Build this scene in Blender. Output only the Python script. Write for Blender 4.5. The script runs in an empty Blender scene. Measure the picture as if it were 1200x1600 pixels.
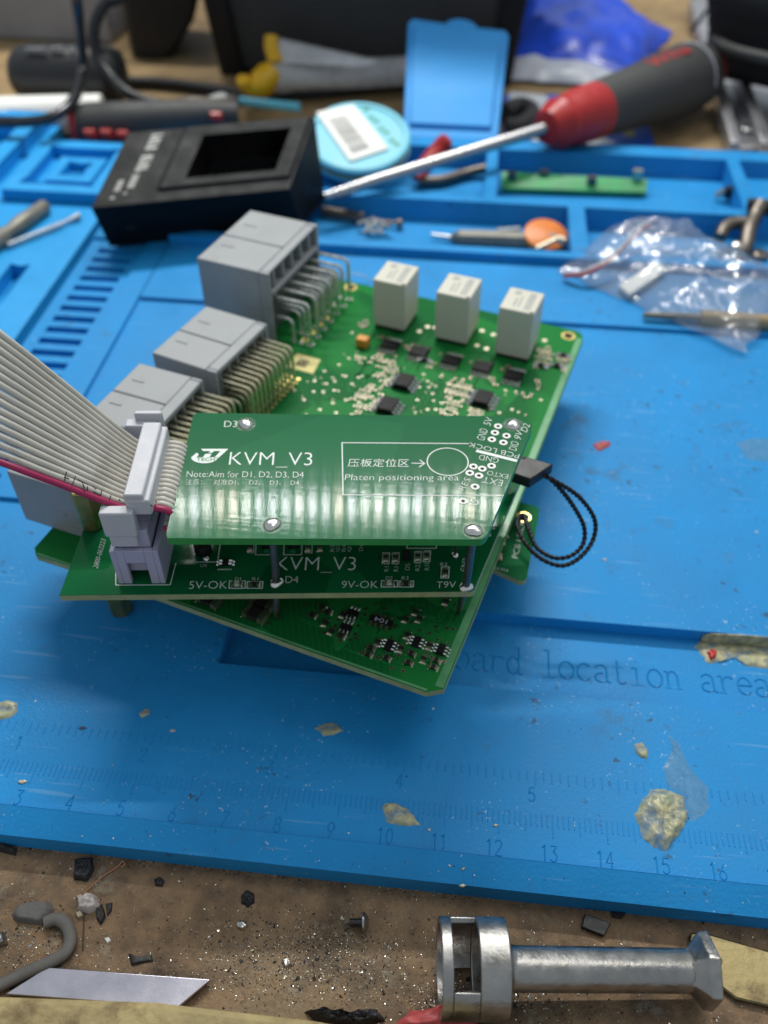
import bpy, bmesh, math, random
from mathutils import Vector, Matrix, Euler, noise as mnoise
random.seed(7)
scene = bpy.context.scene
COL = scene.collection
U = 0.01                                   # all modelling numbers are centimetres; U turns them into metres

# ------------------------------------------------------------------ camera, light, exposure
FPX = 1400.0
CAM = Vector((10.688, -8.121, 15.924))
EUL = Euler((math.radians(44.833), math.radians(-0.065), math.radians(6.242)), 'XYZ')
cam_data = bpy.data.cameras.new('camera')
cam = bpy.data.objects.new('camera', cam_data)
COL.objects.link(cam)
cam.location = CAM * U
cam.rotation_euler = EUL
cam_data.sensor_fit = 'VERTICAL'
cam_data.sensor_height = 36.0
cam_data.lens = 36.0 * FPX / 1600.0
cam_data.clip_start = 0.005
cam_data.clip_end = 20
cam_data.dof.use_dof = True
cam_data.dof.focus_distance = 0.158
cam_data.dof.aperture_fstop = 14.5
scene.camera = cam

world = bpy.data.worlds.new('World')
scene.world = world
world.use_nodes = True
wbg = world.node_tree.nodes['Background']
wbg.inputs['Color'].default_value = (0.80, 0.91, 1.0, 1)
wbg.inputs['Strength'].default_value = 0.45

# the workshop's LED strip lamp above the back of the bench: a row of single diodes
LED_N = 34
LED_W = 0.135
for i in range(LED_N):
    t = i / (LED_N - 1)
    ld = bpy.data.lights.new('led', 'AREA')
    ld.shape = 'RECTANGLE'
    ld.size = 0.005
    ld.size_y = 0.012
    ld.energy = LED_W * (0.85 + 0.3 * random.random())
    ld.color = random.choice([(1, .93, .80), (.95, .97, 1), (1, 1, .96), (.97, 1, .93)])
    lo = bpy.data.objects.new('led', ld)
    COL.objects.link(lo)
    lo.location = Vector((-22 + 42 * t, 50.4 + 5.0 * t, 54.45)) * U
    lo.rotation_euler = (Vector((8, 8, 2)) * U - lo.location).to_track_quat('-Z', 'Y').to_euler()
# the room's ceiling light, high above the bench
ld = bpy.data.lights.new('ceiling_light', 'AREA')
ld.shape = 'RECTANGLE'
ld.size, ld.size_y = 1.2, 0.5
ld.energy = 9
ld.color = (1, .97, .92)
lo = bpy.data.objects.new('ceiling_light', ld)
COL.objects.link(lo)
lo.location = (0.75, 0.75, 1.9)
lo.rotation_euler = (Vector((.1, .1, 0)) - lo.location).to_track_quat('-Z', 'Y').to_euler()

vs = scene.view_settings
vs.view_transform = 'Standard'
vs.look = 'None'
vs.exposure = 0.0
vs.gamma = 1.0
scene.render.engine = 'CYCLES'
cy = scene.cycles
cy.use_denoising = True
cy.max_bounces = 8
cy.transparent_max_bounces = 16
cy.sample_clamp_indirect = 4
cy.sample_clamp_direct = 0
cy.caustics_reflective = False
cy.caustics_refractive = False

# ------------------------------------------------------------------ helpers
ROT = EUL.to_matrix()
def ray(px, py):
    return ROT @ Vector(((px - 600) / FPX, -(py - 800) / FPX, -1))
def at(px, py, z):
    "point of the plane at height z seen at this spot of the 1200 x 1600 photograph (cm)"
    d = ray(px, py)
    return CAM + d * ((z - CAM.z) / d.z)
def atY(px, py, Y):
    d = ray(px, py)
    return CAM + d * ((Y - CAM.y) / d.y)
def atD(px, py, dep):
    return CAM + ray(px, py) * dep
def s2l(c):
    return tuple((x / 12.92 if x <= .04045 else ((x + .055) / 1.055) ** 2.4) for x in c)
def rgb(r, g, b):
    return s2l((r / 255, g / 255, b / 255))

class MB:
    def __init__(self):
        self.v = []; self.f = []; self.m = []
    def add(self, vs, fs, mi=0):
        o = len(self.v)
        self.v += [Vector(p) for p in vs]
        self.f += [tuple(i + o for i in q) for q in fs]
        self.m += [mi] * len(fs)
        return self
    def hexa(self, b, t, mi=0):
        "b, t: four bottom and four top corners, counter-clockwise from above"
        return self.add(list(b) + list(t), [(3, 2, 1, 0), (4, 5, 6, 7), (0, 1, 5, 4), (1, 2, 6, 5), (2, 3, 7, 6), (3, 0, 4, 7)], mi)
    def box(self, x0, x1, y0, y1, z0, z1, mi=0):
        return self.hexa([(x0, y0, z0), (x1, y0, z0), (x1, y1, z0), (x0, y1, z0)],
                         [(x0, y0, z1), (x1, y0, z1), (x1, y1, z1), (x0, y1, z1)], mi)
    def prism(self, poly, z0, z1, mi=0, top=None):
        poly = [Vector(p).to_2d() for p in poly]
        top = [Vector(p).to_2d() for p in (top or poly)]
        a = sum(poly[i].x * poly[(i + 1) % len(poly)].y - poly[(i + 1) % len(poly)].x * poly[i].y for i in range(len(poly)))
        if a < 0:
            poly = poly[::-1]; top = top[::-1]
        n = len(poly)
        return self.add([(p.x, p.y, z0) for p in poly] + [(p.x, p.y, z1) for p in top],
                        [tuple(range(n))[::-1], tuple(range(n, 2 * n))] + [(i, (i + 1) % n, n + (i + 1) % n, n + i) for i in range(n)], mi)
    def tube(self, path, r, n=8, mi=0, caps=True, flat=1.0):
        path = [Vector(p) for p in path]
        R = r if isinstance(r, (list, tuple)) else [r] * len(path)
        T = []
        for i in range(len(path)):
            d = path[min(i + 1, len(path) - 1)] - path[max(i - 1, 0)]
            T.append(d.normalized() if d.length > 1e-9 else Vector((0, 0, 1)))
        up = Vector((0, 0, 1)) if abs(T[0].z) < .9 else Vector((1, 0, 0))
        N = (up - T[0] * up.dot(T[0])).normalized()
        vs, fs = [], []
        for i, p in enumerate(path):
            N = (N - T[i] * N.dot(T[i])).normalized()
            B = T[i].cross(N)
            for k in range(n):
                a = 2 * math.pi * k / n
                vs.append(p + (N * math.cos(a) * flat + B * math.sin(a)) * R[i])
        for i in range(len(path) - 1):
            for k in range(n):
                a, b = i * n + k, i * n + (k + 1) % n
                fs.append((a, b, b + n, a + n))
        if caps:
            fs.append(tuple(range(n))[::-1])
            fs.append(tuple(range((len(path) - 1) * n, len(path) * n)))
        return self.add(vs, fs, mi)
    def lathe(self, prof, P0, D, n=24, mi=0, caps=True):
        "prof: list of (distance along D, radius)"
        D = Vector(D).normalized(); P0 = Vector(P0)
        up = Vector((0, 0, 1)) if abs(D.z) < .9 else Vector((1, 0, 0))
        N = (up - D * up.dot(D)).normalized(); B = D.cross(N)
        vs, fs = [], []
        for t, r in prof:
            for k in range(n):
                a = 2 * math.pi * k / n
                vs.append(P0 + D * t + (N * math.cos(a) + B * math.sin(a)) * r)
        for i in range(len(prof) - 1):
            for k in range(n):
                a, b = i * n + k, i * n + (k + 1) % n
                fs.append((a, b, b + n, a + n))
        if caps:
            fs.append(tuple(range(n))[::-1]); fs.append(tuple(range((len(prof) - 1) * n, len(prof) * n)))
        return self.add(vs, fs, mi)
    def ring(self, c, r0, r1, z, n=20, mi=0, h=0):
        vs, fs = [], []
        for k in range(n):
            a = 2 * math.pi * k / n
            for r, zz in ((r0, z), (r1, z)):
                vs.append((c[0] + r * math.cos(a), c[1] + r * math.sin(a), zz))
        for k in range(n):
            i, j = 2 * k, 2 * ((k + 1) % n)
            fs.append((i, i + 1, j + 1, j))
        return self.add(vs, fs, mi)
    def strip(self, pts, w, z=None, closed=False, mi=0):
        "flat line of width w lying in a horizontal plane"
        pts = [Vector((p[0], p[1], p[2] if z is None else z)) for p in pts]
        n = len(pts)
        vs, fs = [], []
        for i, p in enumerate(pts):
            a = pts[(i - 1) % n] if (closed or i > 0) else p
            b = pts[(i + 1) % n] if (closed or i < n - 1) else p
            d1 = (p - a).to_2d(); d2 = (b - p).to_2d()
            d1 = d1.normalized() if d1.length > 1e-9 else None
            d2 = d2.normalized() if d2.length > 1e-9 else None
            d = ((d1 or d2) + (d2 or d1))
            d = d.normalized() if d.length > 1e-6 else (d1 or d2)
            nn = Vector((-d.y, d.x)); k = 1.0
            if d1 and d2:
                k = 1 / max(.4, nn.dot(Vector((-d1.y, d1.x))))
            vs += [(p.x + nn.x * w / 2 * k, p.y + nn.y * w / 2 * k, p.z), (p.x - nn.x * w / 2 * k, p.y - nn.y * w / 2 * k, p.z)]
        for i in range(n if closed else n - 1):
            j = (i + 1) % n
            fs.append((2 * i + 1, 2 * j + 1, 2 * j, 2 * i))
        return self.add(vs, fs, mi)
    def blob(self, poly, z, h, seed=0, rings=7, sub=4, rough=.35, mi=0):
        "a dried drop: outline poly (xy), domed with lumps"
        P = []
        n0 = len(poly)
        for i in range(n0):
            a, b = Vector(poly[i]).to_2d(), Vector(poly[(i + 1) % n0]).to_2d()
            for k in range(sub):
                P.append(a.lerp(b, k / sub))
        c = sum(P, Vector((0, 0))) / len(P)
        vs, fs = [], []
        n = len(P)
        for r in range(rings + 1):
            s = 1 - r / (rings + .3)
            for i, p in enumerate(P):
                q = c + (p - c) * s
                q = q + (p - c) * (.10 * mnoise.noise(Vector((q.x * 4 + seed, q.y * 4, 1))) + .07 * mnoise.noise(Vector((q.x * 13 + seed, q.y * 13, 2))))
                prof = (1 - s ** 3) if r else 0
                nz = mnoise.noise(Vector((q.x * 5 + seed, q.y * 5, 3))) * rough + mnoise.noise(Vector((q.x * 14 + seed, q.y * 14, 7))) * rough * .6
                vs.append((q.x, q.y, z + h * max(0, min(1, prof * 1.6)) * (1 + nz) * .8))
        for r in range(rings):
            for i in range(n):
                a, b = r * n + i, r * n + (i + 1) % n
                fs.append((a, b, b + n, a + n))
        fs.append(tuple(range(rings * n, rings * n + n)))
        a = sum(P[i].x * P[(i + 1) % n].y - P[(i + 1) % n].x * P[i].y for i in range(n))
        if a < 0: fs = [f[::-1] for f in fs]
        return self.add(vs, fs, mi)
    def mesh(self, name, mats, smooth=None, origin=None):
        o = Vector(origin) if origin is not None else Vector((0, 0, 0))
        me = bpy.data.meshes.new(name)
        me.from_pydata([((p - o) * U)[:] for p in self.v], [], self.f)
        for m in (mats if isinstance(mats, (list, tuple)) else [mats]):
            me.materials.append(m)
        for i, p in enumerate(me.polygons):
            p.material_index = self.m[i]
        if smooth:
            me.polygons.foreach_set('use_smooth', [True] * len(me.polygons))
            me.update()
            me.set_sharp_from_angle(angle=math.radians(smooth))
        me.validate()
        me.update()
        return me
    def center(self):
        lo = Vector([min(p[i] for p in self.v) for i in range(3)]); hi = Vector([max(p[i] for p in self.v) for i in range(3)])
        return Vector(((lo.x + hi.x) / 2, (lo.y + hi.y) / 2, lo.z))
    def build(self, name, mats, parent=None, smooth=None, bevel=None, seg=2, solid=None):
        org = self.center()
        ob = bpy.data.objects.new(name, self.mesh(name, mats, smooth, org))
        COL.objects.link(ob)
        ob.location = org * U
        if parent is not None: adopt(ob, parent)
        if bevel:
            m = ob.modifiers.new('bevel', 'BEVEL'); m.width = bevel * U; m.segments = seg; m.limit_method = 'ANGLE'; m.angle_limit = math.radians(35)
            m.harden_normals = False
            ob.data.polygons.foreach_set('use_smooth', [True] * len(ob.data.polygons))
            ob.data.set_sharp_from_angle(angle=math.radians(50))
        return ob

def adopt(ob, parent):
    "parent without moving the child"
    ob.parent = parent
    ob.matrix_parent_inverse = world_matrix(parent).inverted()
def world_matrix(o):
    m = Matrix.LocRotScale(o.location, o.rotation_euler, o.scale)
    if o.parent is not None:
        m = world_matrix(o.parent) @ o.matrix_parent_inverse @ m
    return m
def tag(o, label=None, cat=None, group=None, kind=None):
    if label: o['label'] = label
    if cat: o['category'] = cat
    if group: o['group'] = group
    if kind: o['kind'] = kind
    return o
def thing(name, loc, label, cat, group=None):
    o = bpy.data.objects.new(name, None); COL.objects.link(o)
    o.empty_display_size = .005
    o.location = Vector(loc) * U
    return tag(o, label, cat, group)
def inst(name, me, loc, rz, parent=None, scale=None):
    o = bpy.data.objects.new(name, me); COL.objects.link(o)
    o.location = Vector(loc) * U
    o.rotation_euler = (0, 0, rz)
    if scale: o.scale = scale
    if parent is not None: adopt(o, parent)
    return o
def text_mesh(body, bl, br, tl, name, m, parent, lift=.006, thin=0.0, bbox_mode=True):
    "flat print: the string's bounding box is laid on the parallelogram bl, br, tl"
    cu = bpy.data.curves.new('tmp', 'FONT'); cu.body = body; cu.resolution_u = 3
    cu.offset = thin
    ob = bpy.data.objects.new('tmp', cu); COL.objects.link(ob)
    bpy.context.view_layer.update()
    me = bpy.data.meshes.new_from_object(ob.evaluated_get(bpy.context.evaluated_depsgraph_get()))
    bpy.data.objects.remove(ob)
    xs = [v.co.x for v in me.vertices]; ys = [v.co.y for v in me.vertices]
    x0, x1, y0, y1 = min(xs), max(xs), min(ys), max(ys)
    bl, br, tl = Vector(bl), Vector(br), Vector(tl)
    nrm = (br - bl).cross(tl - bl).normalized()
    flip = nrm.z < 0
    if flip: nrm = -nrm
    org = (br + tl) / 2
    for v in me.vertices:
        a = (v.co.x - x0) / (x1 - x0 or 1); b = (v.co.y - y0) / (y1 - y0 or 1)
        v.co = (bl + (br - bl) * a + (tl - bl) * b + nrm * lift - org) * U
    if flip: me.flip_normals()
    me.materials.clear(); me.materials.append(m)
    o = bpy.data.objects.new(name, me); COL.objects.link(o); o.location = org * U
    if parent is not None: adopt(o, parent)
    return o
def smoothpath(pts, n=8):
    pts = [Vector(p) for p in pts]
    out = []
    P = [pts[0] * 2 - pts[1]] + pts + [pts[-1] * 2 - pts[-2]]
    for i in range(1, len(P) - 2):
        p0, p1, p2, p3 = P[i - 1], P[i], P[i + 1], P[i + 2]
        for k in range(n):
            t = k / n
            out.append(.5 * ((2 * p1) + (p2 - p0) * t + (2 * p0 - 5 * p1 + 4 * p2 - p3) * t * t + (3 * p1 - p0 - 3 * p2 + p3) * t ** 3))
    out.append(pts[-1])
    return out

# ------------------------------------------------------------------ materials
def mat(name, col, rough=.5, metal=0., var=.12, vs=150., bump=0., bs=800., spec=.5, coat=0., trans=0., ior=1.45, alpha=1., rvar=.08, tint=None, tscale=60., tlo=.55, thi=.62, dist=.0002, aniso=0):
    m = bpy.data.materials.new(name); m.use_nodes = True
    nt = m.node_tree; N = nt.nodes; L = nt.links
    b = N['Principled BSDF']
    tc = N.new('ShaderNodeTexCoord')
    n1 = N.new('ShaderNodeTexNoise'); n1.inputs['Scale'].default_value = vs; n1.inputs['Detail'].default_value = 5; n1.inputs['Roughness'].default_value = .6
    L.new(tc.outputs['Object'], n1.inputs['Vector'])
    mp = N.new('ShaderNodeMapRange'); mp.inputs['From Min'].default_value = .25; mp.inputs['From Max'].default_value = .75
    mp.inputs['To Min'].default_value = 1 - var; mp.inputs['To Max'].default_value = 1 + var
    L.new(n1.outputs['Fac'], mp.inputs['Value'])
    mx = N.new('ShaderNodeVectorMath'); mx.operation = 'SCALE'; mx.inputs[0].default_value = col[:3]
    L.new(mp.outputs['Result'], mx.inputs['Scale'])
    colout = mx.outputs['Vector']
    if tint:
        n2 = N.new('ShaderNodeTexNoise'); n2.inputs['Scale'].default_value = tscale; n2.inputs['Detail'].default_value = 6; n2.inputs['Roughness'].default_value = .65
        L.new(tc.outputs['Object'], n2.inputs['Vector'])
        m2 = N.new('ShaderNodeMapRange'); m2.inputs['From Min'].default_value = tlo; m2.inputs['From Max'].default_value = thi; m2.clamp = True
        L.new(n2.outputs['Fac'], m2.inputs['Value'])
        mm = N.new('ShaderNodeMix'); mm.data_type = 'RGBA'
        L.new(m2.outputs['Result'], mm.inputs['Factor']); L.new(colout, mm.inputs[6]); mm.inputs[7].default_value = (*tint, 1)
        colout = mm.outputs[2]
    L.new(colout, b.inputs['Base Color'])
    mr = N.new('ShaderNodeMapRange'); mr.inputs['From Min'].default_value = .3; mr.inputs['From Max'].default_value = .7
    mr.inputs['To Min'].default_value = max(.02, rough - rvar); mr.inputs['To Max'].default_value = min(1, rough + rvar)
    L.new(n1.outputs['Fac'], mr.inputs['Value']); L.new(mr.outputs['Result'], b.inputs['Roughness'])
    b.inputs['Metallic'].default_value = metal
    b.inputs['Specular IOR Level'].default_value = spec
    b.inputs['Coat Weight'].default_value = coat
    b.inputs['Coat Roughness'].default_value = .12
    b.inputs['Transmission Weight'].default_value = trans
    b.inputs['IOR'].default_value = ior
    b.inputs['Alpha'].default_value = alpha
    b.inputs['Anisotropic'].default_value = aniso
    if bump:
        n3 = N.new('ShaderNodeTexNoise'); n3.inputs['Scale'].default_value = bs; n3.inputs['Detail'].default_value = 4
        L.new(tc.outputs['Object'], n3.inputs['Vector'])
        bp = N.new('ShaderNodeBump'); bp.inputs['Strength'].default_value = bump; bp.inputs['Distance'].default_value = dist
        L.new(n3.outputs['Fac'], bp.inputs['Height']); L.new(bp.outputs['Normal'], b.inputs['Normal'])
    return m

M = {}
def used_silicone(name, col):
    m = mat(name, col, .5, var=.12, vs=45, bump=.45, bs=1500, spec=.25, tint=(.045, .19, .40), tscale=90, tlo=.60, thi=.82, rvar=.14)
    N = m.node_tree.nodes; L = m.node_tree.links; b = N['Principled BSDF']
    src = b.inputs['Base Color'].links[0].from_socket
    tc = N.new('ShaderNodeTexCoord')
    def layer(src, vec_scale, rot, scale, lo, hi, colr, fac, detail=3, mask=None):
        mp = N.new('ShaderNodeMapping'); mp.inputs['Scale'].default_value = vec_scale; mp.inputs['Rotation'].default_value = (0, 0, rot); L.new(tc.outputs['Object'], mp.inputs['Vector'])
        n = N.new('ShaderNodeTexNoise'); n.inputs['Scale'].default_value = scale; n.inputs['Detail'].default_value = detail; L.new(mp.outputs[0], n.inputs['Vector'])
        r = N.new('ShaderNodeMapRange'); r.inputs['From Min'].default_value = lo; r.inputs['From Max'].default_value = hi; r.inputs['To Max'].default_value = fac; L.new(n.outputs['Fac'], r.inputs['Value'])
        fac_out = r.outputs[0]
        if mask:
            k = N.new('ShaderNodeTexNoise'); k.inputs['Scale'].default_value = mask; L.new(tc.outputs['Object'], k.inputs['Vector'])
            q = N.new('ShaderNodeMapRange'); q.inputs['From Min'].default_value = .48; q.inputs['From Max'].default_value = .60; L.new(k.outputs['Fac'], q.inputs['Value'])
            mu = N.new('ShaderNodeMath'); mu.operation = 'MULTIPLY'; L.new(fac_out, mu.inputs[0]); L.new(q.outputs[0], mu.inputs[1]); fac_out = mu.outputs[0]
        x = N.new('ShaderNodeMix'); x.data_type = 'RGBA'; L.new(fac_out, x.inputs['Factor']); L.new(src, x.inputs[6]); x.inputs[7].default_value = (*colr, 1)
        return x.outputs[2]
    src = layer(src, (1, 1, 1), 0, 420, .66, .74, (.035, .05, .07), .75, 2, 30)        # burnt specks
    src = layer(src, (1, 1, 1), 0, 130, .60, .72, (.06, .10, .14), .45, 5, 18)          # greasy smudges
    src = layer(src, (.05, 1, 1), .5, 900, .70, .76, (.35, .55, .75), .22, 1, 25)        # pale scratches
    src = layer(src, (.06, 1, 1), -.9, 800, .70, .76, (.30, .50, .72), .22, 1, 22)
    src = layer(src, (1, 1, 1), 0, 1400, .70, .76, (.45, .60, .75), .6, 1, 60)          # lint
    L.new(src, b.inputs['Base Color'])
    return m
M['mat_blue'] = used_silicone('blue_silicone', (.014, .245, .58))
M['mat_blue2'] = mat('pale_blue_silicone', (.010, .31, .70), .45, var=.10, vs=60, bump=.2, bs=1500)
M['lid_blue'] = mat('lid_blue_silicone', (.05, .36, .82), .5, var=.06, vs=60, spec=.3)
M['bench'] = mat('brown_fibreboard', (.205, .128, .070), .75, var=.45, vs=260, bump=.8, bs=900, tint=(.060, .038, .024), tscale=55, tlo=.50, thi=.66, dist=.0004)
def dust_layer(m, scale, lo, hi, colr, fac):
    N = m.node_tree.nodes; L = m.node_tree.links; b = N['Principled BSDF']; src = b.inputs['Base Color'].links[0].from_socket
    tc = N.new('ShaderNodeTexCoord'); n = N.new('ShaderNodeTexNoise'); n.inputs['Scale'].default_value = scale; n.inputs['Detail'].default_value = 8; n.inputs['Roughness'].default_value = .7; L.new(tc.outputs['Object'], n.inputs['Vector'])
    r = N.new('ShaderNodeMapRange'); r.inputs['From Min'].default_value = lo; r.inputs['From Max'].default_value = hi; r.inputs['To Max'].default_value = fac; L.new(n.outputs['Fac'], r.inputs['Value'])
    x = N.new('ShaderNodeMix'); x.data_type = 'RGBA'; L.new(r.outputs[0], x.inputs['Factor']); L.new(src, x.inputs[6]); x.inputs[7].default_value = (*colr, 1); L.new(x.outputs[2], b.inputs['Base Color'])
dust_layer(M['bench'], 30, .50, .68, (.32, .235, .135), .4)
dust_layer(M['bench'], 220, .58, .70, (.40, .34, .24), .5)
dust_layer(M['bench'], 400, .62, .70, (.02, .017, .015), .7)
M['bench_far'] = mat('tan_plywood', (.34, .23, .11), .6, var=.25, vs=90, bump=.4, bs=500, tint=(.22, .14, .07), tscale=40, tlo=.5, thi=.66)
M['wood'] = mat('pale_wood', (.36, .28, .13), .75, var=.4, vs=140, bump=.8, bs=500, tint=(.13, .08, .035), tscale=120, tlo=.50, thi=.68, dist=.0006)
M['pcb_edge'] = mat('fibreglass_edge', (.30, .33, .16), .6, var=.2, vs=400)
M['pcb_edge_green'] = mat('green_board_edge', (.03, .26, .05), .45, var=.2, vs=300)
M['conn_grey'] = mat('grey_connector_plastic', (.30, .31, .32), .5, var=.10, vs=90, bump=.25, bs=2200, tint=(.25, .255, .26), tscale=70, tlo=.52, thi=.7)
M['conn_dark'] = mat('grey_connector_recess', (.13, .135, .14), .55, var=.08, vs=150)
M['header'] = mat('lilac_header_plastic', (.40, .385, .52), .38, var=.04, vs=150, bump=.1, bs=2500)
M['socket'] = mat('pale_socket_plastic', (.50, .50, .54), .40, var=.06, vs=200, bump=.15, bs=2000)
M['wire_grey'] = mat('grey_ribbon_pvc', (.52, .495, .44), .45, var=.08, vs=150, tint=(.42, .395, .345), tscale=120)
M['wire_red'] = mat('magenta_ribbon_pvc', (.36, .02, .09), .4, var=.08, vs=150)
M['relay'] = mat('cream_relay_plastic', (.60, .575, .48), .45, var=.04, vs=150)
M['relay_dark'] = mat('relay_base_black', (.02, .02, .02), .5)
M['black'] = mat('black_plastic', (.012, .012, .013), .42, var=.15, vs=200, bump=.1, bs=2500)
M['case'] = mat('black_case_plastic', (.007, .0075, .009), .52, var=.1, vs=150, bump=.15, bs=4000, spec=.15)
M['case_in'] = mat('case_window_black', (.004, .004, .005), .3)
M['chip'] = mat('chip_epoxy', (.010, .010, .010), .55, var=.2, vs=500, spec=.2)
M['chip_body'] = mat('resistor_black', (.018, .017, .016), .45)
M['cap_tan'] = mat('capacitor_tan', (.30, .20, .11), .5)
M['solder'] = mat('solder', (.72, .70, .66), .22, 1., var=.12, vs=900, bump=.3, bs=2500)
M['solder_dull'] = mat('tinned_lead', (.55, .50, .38), .36, 1., var=.15, vs=900)
M['post'] = mat('dull_post_metal', (.20, .19, .17), .45, 1., var=.2, vs=600)
M['gold'] = mat('gold_plating', (.80, .60, .22), .3, 1., var=.1, vs=600)
M['pin_gold'] = mat('gold_tinned_pin', (.78, .72, .50), .30, .75, var=.15, vs=500)
M['pin_silver'] = mat('tinned_pin', (.74, .73, .70), .28, .8, var=.12, vs=500)
M['brass'] = mat('brass', (.40, .32, .13), .45, 1., var=.2, vs=400)
M['silk'] = mat('white_silkscreen', (.74, .78, .74), .55, var=.06, vs=600)
M['hole'] = mat('dark_hole', (.012, .008, .006), .8)
M['orange'] = mat('orange_plastic', (.72, .20, .03), .4, var=.12, vs=250)
M['orange_cap'] = mat('orange_tantalum', (.68, .28, .04), .45)
M['yellow_label'] = mat('yellow_label', (.66, .58, .22), .55)
M['ink'] = mat('black_ink', (.02, .02, .02), .6)
M['grey_ink'] = mat('grey_ink', (.22, .22, .22), .6)
M['pale_ink'] = mat('pale_grey_ink', (.40, .40, .37), .6)
M['white'] = mat('white_label', (.78, .78, .74), .5, var=.04)
M['print_white'] = mat('white_print', (.62, .62, .66), .5)
M['steel'] = mat('steel', (.38, .38, .39), .28, 1., var=.05, vs=60, rvar=.04)
M['steel_dark'] = mat('dark_steel', (.16, .14, .12), .42, 1., var=.3, vs=500)
M['tool_steel'] = mat('nickel_tube', (.36, .35, .335), .34, 1., var=.22, vs=220, bump=.35, bs=900, rvar=.14, tint=(.30, .28, .23), tscale=160, tlo=.54, thi=.72)
M['alu'] = mat('brushed_blade', (.60, .57, .63), .34, 1., var=.06, vs=120, bump=.08, bs=3500, rvar=.06)
M['alu_rail'] = mat('aluminium_rail', (.50, .50, .52), .42, .8, var=.10, vs=100)
M['brass_plate'] = mat('brass_plate', (.27, .22, .11), .42, 1., var=.4, vs=220, bump=.6, bs=700, tint=(.12, .09, .05), tscale=120, tlo=.5, thi=.68)
M['red'] = mat('red_plastic', (.40, .018, .018), .38, var=.12, vs=200)
M['red_scrap'] = mat('red_scrap', (.40, .06, .06), .5, var=.3, vs=600)
M['grip'] = mat('charcoal_rubber', (.045, .045, .045), .62, var=.15, vs=300, bump=.3, bs=3000)
M['cable'] = mat('black_cable', (.015, .015, .018), .38, var=.1)
M['rope'] = mat('black_twisted_wire', (.010, .010, .011), .40, var=.1)
def glue_mat(name, col, lo, hi):
    m = mat(name, col, .28, var=.2, vs=300, bump=.25, bs=1300, tint=(.34, .36, .22), tscale=260, rvar=.12)
    N = m.node_tree.nodes; L = m.node_tree.links; b = N['Principled BSDF']
    n = N.new('ShaderNodeTexNoise'); n.inputs['Scale'].default_value = 420; n.inputs['Detail'].default_value = 4; tc = N.new('ShaderNodeTexCoord'); L.new(tc.outputs['Object'], n.inputs['Vector'])
    r = N.new('ShaderNodeMapRange'); r.inputs['From Min'].default_value = .35; r.inputs['From Max'].default_value = .62; r.inputs['To Min'].default_value = lo; r.inputs['To Max'].default_value = hi
    L.new(n.outputs['Fac'], r.inputs['Value']); L.new(r.outputs[0], b.inputs['Alpha'])
    return m
M['glue'] = glue_mat('dried_glue', (.50, .46, .26), .30, .95)
M['glue_clear'] = mat('thin_glue_film', (.30, .36, .24), .16, var=.3, vs=350, bump=.6, bs=900, alpha=.2)
M['glue_red'] = mat('red_wax', (.50, .02, .02), .3)
M['reel'] = mat('sky_blue_reel', (.14, .52, .66), .4, var=.1, vs=90)
M['copper'] = mat('copper_solder_edge', (.55, .25, .12), .4, .6)
M['crate'] = mat('charcoal_crate', (.045, .046, .048), .55, var=.15, vs=60)
M['crate_black'] = mat('black_crate_rim', (.008, .008, .010), .5)
M['grey_box'] = mat('grey_box', (.28, .28, .30), .5, var=.15, vs=40)
M['yellow'] = mat('yellow_clip', (.75, .42, .01), .4, var=.1)
M['film'] = mat('clear_tube_film', (.78, .78, .80), .25, var=.2, vs=120, alpha=.5, bump=.6, bs=250, dist=.002)
M['bag_blue'] = mat('blue_polythene', (.015, .08, .68), .3, var=.5, vs=50)
M['bag_white'] = mat('white_polythene', (.55, .58, .66), .35, var=.2, vs=90)
M['paper_blue'] = mat('blue_card', (.02, .14, .72), .5, var=.1)
M['paper_white'] = mat('white_card', (.70, .74, .80), .5)
M['fob'] = mat('black_fob', (.022, .022, .024), .42, var=.1)
M['cloth'] = mat('black_fabric', (.022, .022, .024), .85, var=.3, vs=400, bump=.8, bs=1500)
M['tool_grey'] = mat('grey_tool_handle', (.20, .19, .16), .45, .3, var=.3, vs=200)
M['clear_rod'] = mat('clear_rod', (.70, .72, .72), .12, var=.1, trans=.4)
M['green_strip'] = mat('green_strip_board', (.02, .28, .08), .45, var=.3, vs=200)
M['dust_light'] = mat('pale_chips', (.52, .46, .32), .4, .3)
M['dust_metal'] = mat('metal_chips', (.60, .58, .54), .25, 1.)
M['dust_dark'] = mat('dark_chips', (.025, .023, .022), .6)
M['dirt'] = mat('brown_dirt', (.10, .07, .05), .9, alpha=.6)
M['rubber_grey'] = mat('dusty_grey_rubber', (.13, .122, .112), .7, var=.15, vs=300, bump=.3)
M['char'] = mat('charred_black', (.016, .016, .020), .35, var=.5, vs=900, bump=1., bs=1800, dist=.0006)
M['crumple'] = mat('crumpled_film', (.50, .44, .42), .35, var=.25, vs=300)
M['brown_stick'] = mat('tan_stick', (.34, .24, .12), .5, var=.2)
M['led_lens'] = mat('led_lens', (.42, .46, .36), .25)

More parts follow.
